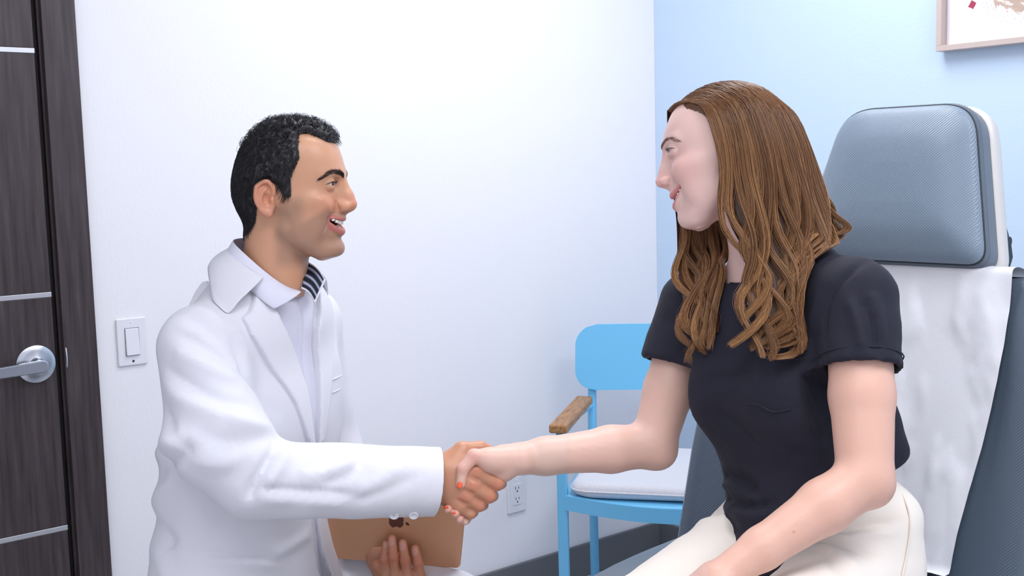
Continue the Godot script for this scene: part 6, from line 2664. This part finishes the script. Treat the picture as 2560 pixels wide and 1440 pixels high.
func build_man() -> void:
	var t0 := Time.get_ticks_msec()
	var hs := man_head()
	var ec := Vector3(0.0765, 0.0232, 0.0315)
	eyelids(hs, ec, 0.0122, 0.0034, -0.0028, 0.26)
	var coat := man_coat()
	var coat_body := man_coat(0.036)
	var cuff := man_coat(0.0, true)
	var shirt := man_shirt()
	var slabs := [lapel_slab(m_lapel, 0.0085), lapel_slab(m_collar, 0.0095), lapel_slab(m_far_lapel, 0.0080)]
	var rh := man_right_hand()
	var lh := man_left_hand()
	var under := man_under()
	var trs := man_trousers()
	var sh := [shoe(Vector3(-0.24, 0, -1.63), MB_F), shoe(Vector3(-0.15, 0, -1.88), MB_F)]
	var res := run_jobs([
		func(): return hs.mesh(Vector3(-0.11, -0.17, -0.1), Vector3(0.14, 0.14, 0.1), 0.0021),
		func(): return coat_body.mesh(Vector3(-0.75, 0.45, -2.3), Vector3(0.02, 1.3, -1.55), 0.0055),
		func(): return shirt.mesh(Vector3(-0.75, 0.6, -2.2), Vector3(-0.2, 1.25, -1.6), 0.008),
		func(): return slabs[0].mesh(Vector3(-0.6, 0.85, -2.0), Vector3(-0.25, 1.25, -1.65), 0.0025),
		func(): return cuff.mesh(Vector3(-0.22, 0.77, -1.84), Vector3(-0.05, 0.94, -1.66), 0.0026),
		func(): return slabs[2].mesh(Vector3(-0.6, 0.85, -2.1), Vector3(-0.25, 1.25, -1.65), 0.0028),
		func(): return rh.mesh(hp(1000, 1330, -0.06), hp(1290, 1080, 0.06), 0.0019),
		func(): return lh.mesh(lp(880, 1560, -0.11), lp(1090, 1320, 0.03), 0.0021),
		func(): return under.mesh(Vector3(-0.75, 0.5, -2.25), Vector3(-0.05, 1.25, -1.6), 0.013),
		func(): return trs.mesh(Vector3(-0.7, 0.05, -2.15), Vector3(0.0, 0.75, -1.5), 0.011),
		func(): return sh[0].mesh(Vector3(-0.4, -0.02, -1.8), Vector3(0.1, 0.18, -1.4), 0.007),
		func(): return sh[1].mesh(Vector3(-0.3, -0.02, -2.0), Vector3(0.1, 0.18, -1.7), 0.007),
	])
	var skin := lin(0.790, 0.570, 0.450)
	var red := lin(0.80, 0.47, 0.38)
	var t := thing("person", "smiling dark-haired man in a white coat, shaking hands and holding a tablet", "person")
	var b := Body.new()
	b.take(res[0], man_xf, man_skin)
	var hx := Transform3D(hb, H_O)
	var lx := Transform3D(hb, L_O)
	b.take(res[6], hx, hand_paint(skin, red, [hp(1193, 1170, 0.022), hp(1182, 1208, 0.024), hp(1163, 1238, 0.022), hp(1243, 1210, 0.010), hp(1223, 1242, 0.012), hp(1198, 1264, 0.010)], [], red))
	var nl := []
	for q in [[965, 1366, 0.0, 0.0055, 0.0042], [979, 1358, 0.006, 0.0072, 0.0056], [1006, 1370, 0.003, 0.0072, 0.0058], [1036, 1385, 0.0, 0.0072, 0.0056]]:
		nl.append([lp(q[0], q[1], q[2]), Vector3(0.12, 0.97, 0.2).normalized(), q[3], q[4], Vector3(-0.05, 0.3, 0.95)])
	b.take(res[7], lx, hand_paint(lin(0.78, 0.54, 0.42), red, [lp(963, 1403, 0.01), lp(984, 1396, 0.012), lp(1013, 1405, 0.012), lp(1045, 1414, 0.008)], nl, lin(0.82, 0.60, 0.54)))
	b.take(res[8], Transform3D(), func(_p, _n): return skin)
	part(b.mesh(), "body", skin_mat(0.36), t)
	# clothes
	var ns := FastNoiseLite.new()
	ns.frequency = 6.0
	ns.seed = 4
	ns.fractal_octaves = 3
	var folds := prep_folds(man_folds())
	var sleeve := (M_RW - M_RE).normalized()
	var white := Color(0.890, 0.890, 0.920)
	b = Body.new()
	b.take(res[1], Transform3D(), func(_p, _n): return Color(1, 1, 1), func(p, _n): return fold_shift(folds, p) + ns.get_noise_3d(p.x, p.y * 0.6, p.z) * 0.004 - 0.0016 * smoothstep(-0.043, -0.036, (p - M_RW).dot(sleeve) ) * (1.0 if p.x > -0.2 and p.z > -1.84 and p.y > 0.77 else 0.0))
	b.take(res[4], Transform3D(), func(_p, _n): return Color(1, 1, 1), func(p, _n): return fold_shift(folds, p) + ns.get_noise_3d(p.x, p.y * 0.6, p.z) * 0.004 - 0.0016 * smoothstep(-0.043, -0.050, (p - M_RW).dot(sleeve)))
	part(b.mesh(), "coat", cloth_mat(white), t, "white doctor's coat")
	for q in [[3, "lapel"], [5, "lapel"]]:
		b = Body.new()
		b.take(res[q[0]], Transform3D(), func(_p, _n): return Color(1, 1, 1))
		part(b.mesh(), q[1], cloth_mat(white), t)
	b = Body.new()
	b.take(res[2], Transform3D(), func(_p, _n): return Color(1, 1, 1), func(p, _n): return ns.get_noise_3d(p.x * 2.0, p.y * 0.7, p.z * 2.0) * 0.003)
	part(b.mesh(), "shirt", cloth_mat(Color(0.875, 0.875, 0.935)), t, "pale white dress shirt")
	b = Body.new()
	b.take(res[9], Transform3D(), func(_p, _n): return Color(1, 1, 1))
	part(b.mesh(), "trousers", cloth_mat(Color(0.075, 0.075, 0.09)), t, "black trousers")
	for k in [10, 11]:
		b = Body.new()
		b.take(res[k], Transform3D(), func(_p, _n): return Color(1, 1, 1))
		part(b.mesh(), "shoe", flat_mat(Color(0.05, 0.05, 0.055), 0.35), t)
	man_collars(t, shirt, coat)
	man_details(t, coat)
	# face
	make_eyes(t, man_xf, ec, 0.0122, Vector3(1, 0.02, 0.10), lin(0.25, 0.15, 0.10), Color(0.06, 0.05, 0.05), 0.0034, 0.26)
	var rng := RandomNumberGenerator.new()
	rng.seed = 5
	var br := make_brow(hs, [Vector3(0.103, 0.0340, 0.012), Vector3(0.098, 0.0395, 0.020), Vector3(0.091, 0.0435, 0.030), Vector3(0.080, 0.0430, 0.042), Vector3(0.068, 0.0350, 0.052)], [0.0038, 0.0017], 260, rng, man_xf, 0.00024)
	for b2 in br:
		part(b2.mesh(), "eyebrow", flat_mat(Color(0.11, 0.09, 0.085), 0.5), t)
	var te := make_teeth(man_xf, Vector3(0.0955, -0.0385, 0), 21.0, 12.0, 8, Vector3(0.006, 0.0092, 0.0064))
	part(te.mesh(), "upper_teeth", flat_mat(Color(0.93, 0.91, 0.88), 0.18), t)
	te = make_teeth(man_xf, Vector3(0.0915, -0.0565, 0), 22.0, 13.0, 8, Vector3(0.005, 0.0045, 0.0052), true)
	part(te.mesh(), "lower_teeth", flat_mat(Color(0.90, 0.88, 0.85), 0.2), t)
	man_hair(t, res[0])
	build_tablet()
	build_stool()

func man_folds() -> Array:
	return [
		# across the upper sleeve
		[[Vector3(-0.515, 1.135, -1.726), Vector3(-0.472, 1.117, -1.707), Vector3(-0.445, 1.092, -1.710), Vector3(-0.422, 1.059, -1.721)], 0.011, -0.0060],
		[[Vector3(-0.509, 1.145, -1.746), Vector3(-0.458, 1.127, -1.726), Vector3(-0.433, 1.095, -1.730)], 0.010, 0.0040],
		[[Vector3(-0.522, 1.090, -1.693), Vector3(-0.472, 1.066, -1.676), Vector3(-0.420, 1.035, -1.692)], 0.012, 0.0060],
		[[Vector3(-0.518, 1.112, -1.703), Vector3(-0.465, 1.090, -1.688), Vector3(-0.422, 1.056, -1.703), Vector3(-0.409, 1.033, -1.724)], 0.009, -0.0050],
		[[Vector3(-0.538, 1.062, -1.696), Vector3(-0.490, 1.040, -1.662), Vector3(-0.435, 1.012, -1.655), Vector3(-0.394, 0.994, -1.691)], 0.011, -0.0070],
		[[Vector3(-0.535, 1.035, -1.687), Vector3(-0.488, 1.012, -1.655), Vector3(-0.432, 0.990, -1.645), Vector3(-0.388, 0.958, -1.720)], 0.013, 0.0075],
		[[Vector3(-0.527, 0.998, -1.675), Vector3(-0.455, 0.968, -1.625), Vector3(-0.415, 0.955, -1.633), Vector3(-0.374, 0.952, -1.690)], 0.013, -0.0070],
		[[Vector3(-0.545, 0.985, -1.700), Vector3(-0.500, 0.955, -1.640), Vector3(-0.450, 0.930, -1.620), Vector3(-0.400, 0.930, -1.630)], 0.014, 0.0055],
		[[Vector3(-0.433, 0.989, -1.634), Vector3(-0.393, 0.975, -1.660), Vector3(-0.380, 0.952, -1.700)], 0.014, 0.0085],
		# bend of the elbow and the forearm
		[[Vector3(-0.372, 0.942, -1.700), Vector3(-0.372, 0.925, -1.650), Vector3(-0.392, 0.892, -1.626), Vector3(-0.402, 0.862, -1.625)], 0.0075, -0.0120],
		[[Vector3(-0.348, 0.938, -1.690), Vector3(-0.352, 0.918, -1.648), Vector3(-0.375, 0.885, -1.628)], 0.011, 0.0060],
		[[Vector3(-0.392, 0.886, -1.628), Vector3(-0.322, 0.872, -1.650), Vector3(-0.246, 0.860, -1.669)], 0.007, -0.0065],
		[[Vector3(-0.390, 0.870, -1.628), Vector3(-0.322, 0.856, -1.650), Vector3(-0.262, 0.846, -1.669)], 0.013, 0.0040],
		[[Vector3(-0.241, 0.909, -1.689), Vector3(-0.287, 0.898, -1.665), Vector3(-0.333, 0.894, -1.650)], 0.013, 0.0055],
		[[Vector3(-0.232, 0.922, -1.712), Vector3(-0.252, 0.895, -1.673), Vector3(-0.299, 0.879, -1.656)], 0.009, -0.0060],
		[[Vector3(-0.181, 0.898, -1.701), Vector3(-0.210, 0.876, -1.679), Vector3(-0.252, 0.866, -1.667)], 0.012, 0.0045],
		[[Vector3(-0.150, 0.880, -1.697), Vector3(-0.205, 0.862, -1.679), Vector3(-0.252, 0.850, -1.673)], 0.009, -0.0035],
		[[Vector3(-0.300, 0.930, -1.715), Vector3(-0.290, 0.915, -1.690), Vector3(-0.310, 0.900, -1.668)], 0.010, -0.0055],
		# armhole and the back of the coat
		[[Vector3(-0.462, 1.122, -1.726), Vector3(-0.439, 1.102, -1.726), Vector3(-0.426, 1.074, -1.727), Vector3(-0.411, 1.032, -1.726), Vector3(-0.387, 0.967, -1.783)], 0.010, -0.0075],
		[[Vector3(-0.474, 0.954, -1.618), Vector3(-0.507, 0.931, -1.634), Vector3(-0.560, 0.885, -1.740), Vector3(-0.590, 0.858, -1.802)], 0.012, -0.0095],
		[[Vector3(-0.484, 0.972, -1.624), Vector3(-0.525, 0.952, -1.650), Vector3(-0.590, 0.900, -1.800), Vector3(-0.620, 0.885, -1.880)], 0.017, 0.0100],
		[[Vector3(-0.490, 0.935, -1.680), Vector3(-0.545, 0.880, -1.745), Vector3(-0.600, 0.815, -1.820), Vector3(-0.625, 0.800, -1.900)], 0.022, 0.0100],
		[[Vector3(-0.531, 0.995, -1.680), Vector3(-0.505, 0.970, -1.640), Vector3(-0.472, 0.942, -1.617)], 0.009, -0.0060],
		[[Vector3(-0.600, 0.780, -1.860), Vector3(-0.575, 0.770, -1.775), Vector3(-0.560, 0.750, -1.760)], 0.016, -0.0080],
		[[Vector3(-0.610, 0.725, -1.860), Vector3(-0.585, 0.735, -1.785), Vector3(-0.560, 0.700, -1.755)], 0.020, 0.0080],
		# hip pocket and the front hem
		[[Vector3(-0.542, 0.751, -1.748), Vector3(-0.473, 0.746, -1.744), Vector3(-0.438, 0.738, -1.755), Vector3(-0.398, 0.723, -1.778)], 0.006, -0.0055],
		[[Vector3(-0.540, 0.739, -1.748), Vector3(-0.473, 0.734, -1.744), Vector3(-0.438, 0.726, -1.755), Vector3(-0.398, 0.711, -1.778)], 0.010, 0.0045],
		[[Vector3(-0.410, 0.728, -1.775), Vector3(-0.375, 0.738, -1.805), Vector3(-0.345, 0.745, -1.840)], 0.010, 0.0050],
	]

func man_collars(t: Node3D, shirt: Sdf, coat: Sdf) -> void:
	var c := Vector3(-0.398, 0, -1.857)
	# shirt collar: two leaves that meet at the back
	var top := func(a: float) -> Vector2: return Vector2(0.0610, 1.203 - 0.042 * cos(a) + 0.020 * sin(a) * sin(a))
	var low := func(a: float) -> Vector2: return Vector2(0.074 + 0.014 * maxf(cos(a), 0.0), 1.203 - 0.042 * cos(a) + 0.020 * sin(a) * sin(a) - lerpf(0.004, 0.048, clampf((absf(a) - 0.30) / 0.52, 0.0, 1.0)) + 0.006 * smoothstep(0.85, 1.5, absf(a)))
	var m := collar_mesh(c, MB_F, MB_R, 0.30, PI, top, low, 0.0022, shirt, 0.0030)
	part(m, "shirt_collar", cloth_mat(Color(0.875, 0.875, 0.935)), t)
	m = collar_mesh(c, MB_F, MB_R, -1.0, -PI, top, low, 0.0022, shirt, 0.0030)
	part(m, "shirt_collar", cloth_mat(Color(0.875, 0.875, 0.935)), t)
	# the far leaf stands open and shows its navy pinstriped lining
	var A := Vector3(-0.3435, 1.2010, -1.8740)
	var B := Vector3(-0.3145, 1.1737, -1.8670)
	var D := Vector3(-0.3243, 1.1442, -1.8300)
	var E := Vector3(-0.3440, 1.1670, -1.8270)
	for side in 2:
		var b := MB.new()
		b.use_col = side == 1
		var rings := []
		var grow := 0.0 if side == 1 else 0.10
		var away := (B - A).cross(D - A).normalized()
		if away.z > 0:
			away = -away
		for i in 25:
			var u := lerpf(0.0, 1.0 + grow, i / 24.0)
			var ring := PackedVector3Array()
			for j in 13:
				var w := lerpf(-grow, 1.0 + grow * 0.6, j / 12.0)
				var p := A.lerp(E, w).lerp(B.lerp(D, w), u)
				p += away * (-0.006 * sin(clampf(u, 0, 1) * PI) + (0.0022 if side == 0 else 0.0))
				ring.append(p)
			var back := []
			for j in range(12, -1, -1):
				back.append(ring[j] + away * 0.0016)
			rings.append(PackedVector3Array(Array(ring) + back))
		b.loft(rings, true, true, true)
		b.face_out(0, (A + B + D + E) * 0.25 + away * 0.001)
		if side == 1:
			for i in 25:
				for j in 26:
					var jj := j if j < 13 else 25 - j
					b.c[i * 26 + j] = lin(0.72, 0.74, 0.84) if (jj % 4) == 2 and i > 0 else lin(0.045, 0.055, 0.15)
			for k in range(25 * 26, b.c.size()):
				b.c[k] = lin(0.045, 0.055, 0.15)
			var vm := StandardMaterial3D.new()
			vm.vertex_color_use_as_albedo = true
			vm.roughness = 0.8
			part(b.mesh(), "collar_lining", vm, t, "navy pinstriped collar lining")
		else:
			part(b.mesh(), "shirt_collar", cloth_mat(Color(0.875, 0.875, 0.935)), t)
	# the coat's collar round the back of the neck
	var ctop := func(a: float) -> Vector2: return Vector2(0.071 + 0.010 * maxf(cos(a), 0), 1.196 - 0.036 * cos(a) + 0.014 * sin(a) * sin(a))
	var clow := func(a: float) -> Vector2:
		var f := exp(-pow((minf(a, TAU - a) - 1.45) / 0.45, 2.0))
		return Vector2(0.103 + 0.022 * f, 1.182 - 0.028 * cos(a) - 0.045 * f)
	m = collar_mesh(c, MB_F, MB_R, 1.02, TAU - 1.02, ctop, clow, 0.0035, coat, 0.0035, 0.35)
	part(m, "coat_collar", cloth_mat(Color(0.890, 0.890, 0.920)), t)

func man_details(t: Node3D, coat: Sdf) -> void:
	# shirt front: the overlapped button strip, and the coat's breast pocket
	var shirt := man_shirt()
	var b0 := MB.new()
	var rings := []
	for i in 25:
		var y := lerpf(1.150, 0.80, i / 24.0)
		var ring := PackedVector3Array()
		for q in [[-0.016, -0.004], [-0.016, 0.0030], [0.010, 0.0034], [0.012, -0.004]]:
			var p := shirt.hit(M_CHEST * Vector3(1, 0, 1) + Vector3(0, y, 0) + MB_R * (q[0] - 0.002) + MB_F * 0.3, -MB_F, 0.5)
			ring.append(p + MB_F * q[1])
		rings.append(ring)
	b0.loft(rings, true, true, true)
	b0.face_out(0, M_CHEST + MB_F * 0.09)
	part(b0.mesh(), "placket", cloth_mat(Color(0.875, 0.875, 0.935)), t)
	b0 = MB.new()
	for q in [[0.996, 0.0012], [0.974, 0.0010]]:
		var path := []
		for i in 9:
			var l := lerpf(-0.058, -0.122, i / 8.0)
			path.append(coat.hit(M_CHEST * Vector3(1, 0, 1) + Vector3(0, q[0] - 0.003 * i / 8.0, 0) + MB_R * l + MB_F * 0.3, -MB_F, 0.5))
		b0.tube(path, q[1], 6, true)
	part(b0.mesh(), "breast_pocket", cloth_mat(Color(0.890, 0.890, 0.920)), t)
	# cuff buttons
	for q in [[985, 1288], [1034, 1288]]:
		var dir := (hb * Vector3((q[0] - 1280) / 2800.0, (720 - q[1]) / 2800.0, -1)).normalized()
		var p := coat.hit(Vector3(0, 1.35, 0) + dir * 1.5, dir, 0.6)
		var n := (coat.grad(p, coat.all(), 0.002) + hb.z * 0.9).normalized()
		var x := n.cross(Vector3.UP).normalized()
		var b := MB.new()
		var bx := Transform3D(Basis(x, n, x.cross(n)), p)
		b.lathe([Vector2(0.0, 0.0012), Vector2(0.0042, 0.0012), Vector2(0.0054, 0.0022), Vector2(0.0068, 0.0024), Vector2(0.0078, 0.0014), Vector2(0.0078, -0.004)], 24, bx)
		b.face_out(0, p - n * 0.01)
		var o := part(b.mesh(), "cuff_button", flat_mat(Color(0.90, 0.90, 0.92), 0.3), t)

func build_tablet() -> void:
	# held upright on its long side, its back to the photographer
	var n := (hb.z * cos(0.40) - hb.y * sin(0.40)).normalized()
	var r := hb.x.rotated(hb.z, -0.105)
	r = (r - n * r.dot(n)).normalized()
	var bas := Basis(r, n.cross(r), n)
	var t := thing("tablet", "gold-backed tablet computer held upright on the man's lap", "tablet", Vector3(-0.2124, 0.7395, -1.8999), bas)
	var b := MB.new()
	var poly := rounded_poly([Vector2(-0.1185, -0.083), Vector2(0.1185, -0.083), Vector2(0.1185, 0.083), Vector2(-0.1185, 0.083)], 0.010, 8)
	b.prism(poly, 0.0072, 0.0018)
	part(b.mesh(), "back_shell", flat_mat(Color(0.86, 0.645, 0.50), 0.38, 0.3), t, "matt gold aluminium back")
	b = MB.new()
	poly = rounded_poly([Vector2(-0.1165, -0.081), Vector2(0.1165, -0.081), Vector2(0.1165, 0.081), Vector2(-0.1165, 0.081)], 0.009, 8)
	b.prism(poly, 0.0012, 0.0003, at_(Vector3(0, 0, -0.0040)))
	part(b.mesh(), "screen", flat_mat(Color(0.02, 0.02, 0.025), 0.08), t, "black glass screen")
	# the emblem, its stem side turned to the right
	var body := PackedVector2Array()
	for i in 64:
		var a := TAU * i / 64.0
		var x := cos(a)
		var y := sin(a)
		var rr := 1.0 + 0.05 * cos(2 * a) - 0.13 * exp(-pow((a - PI / 2) / 0.28, 2.0)) - 0.05 * exp(-pow((a - 1.5 * PI) / 0.2, 2.0))
		rr *= 1.0 - 0.06 * (1.0 - y) * 0.5
		body.append(Vector2(x * rr * 0.95, y * rr * 0.98))
	var bite := PackedVector2Array()
	for i in 32:
		var a := TAU * i / 32.0
		bite.append(Vector2(1.12 + 0.44 * cos(a), 0.10 + 0.44 * sin(a)))
	var cut: Array = Geometry2D.clip_polygons(body, bite)
	var leaf := PackedVector2Array()
	for i in 13:
		var u := i / 12.0
		leaf.append(Vector2(0.02 + 0.42 * u - 0.15 * sin(u * PI), 1.05 + 0.50 * u + 0.10 * sin(u * PI)))
	for i in range(11, 0, -1):
		var u := i / 12.0
		leaf.append(Vector2(0.02 + 0.42 * u + 0.15 * sin(u * PI), 1.05 + 0.50 * u - 0.10 * sin(u * PI)))
	b = MB.new()
	for p in [cut[0], leaf]:
		var q := PackedVector2Array()
		for v in p:
			q.append(Vector2(v.y, -v.x) * 0.0150)
		b.prism(q, 0.0006, 0.0001, at_(Vector3(0, 0.0065, 0.0036)))
	part(b.mesh(), "emblem", flat_mat(Color(0.40, 0.25, 0.22), 0.3, 0.15), t, "dark mirror emblem")

func build_stool() -> void:
	var t := thing("stool", "round black rolling stool under the seated man", "stool", Vector3(-0.49, 0, -1.91))
	var b := MB.new()
	b.lathe([Vector2(0.0, 0.475), Vector2(0.17, 0.475), Vector2(0.187, 0.465), Vector2(0.19, 0.44), Vector2(0.185, 0.415), Vector2(0.17, 0.41), Vector2(0.0, 0.41)], 40)
	b.face_out(0, Vector3(0, 0.44, 0))
	part(b.mesh(), "seat", flat_mat(Color(0.08, 0.08, 0.09), 0.45), t)
	b = MB.new()
	b.lathe([Vector2(0.0, 0.41), Vector2(0.028, 0.41), Vector2(0.028, 0.10), Vector2(0.0, 0.10)], 20)
	b.face_out(0, Vector3(0, 0.25, 0))
	part(b.mesh(), "post", mat("chrome"), t)
	for k in 5:
		var a := TAU * k / 5.0
		var d := Vector3(cos(a), 0, sin(a))
		b = MB.new()
		b.tube([Vector3(0, 0.11, 0), d * 0.15 + Vector3(0, 0.10, 0), d * 0.26 + Vector3(0, 0.075, 0)], [0.022, 0.018, 0.013], 10)
		b.face_out(0, d * 0.13 + Vector3(0, 0.1, 0))
		var leg := part(b.mesh(), "leg", mat("chrome"), t)
		b = MB.new()
		b.lathe([Vector2(0.0, -0.012), Vector2(0.028, -0.012), Vector2(0.030, -0.006), Vector2(0.030, 0.006), Vector2(0.028, 0.012), Vector2(0.0, 0.012)], 18, Transform3D(Basis(Vector3.UP.cross(d), d, Vector3.UP).rotated(Vector3.UP, 0), d * 0.26 + Vector3(0, 0.031, 0)))
		part(b.mesh(), "caster", mat("rubber"), leg)
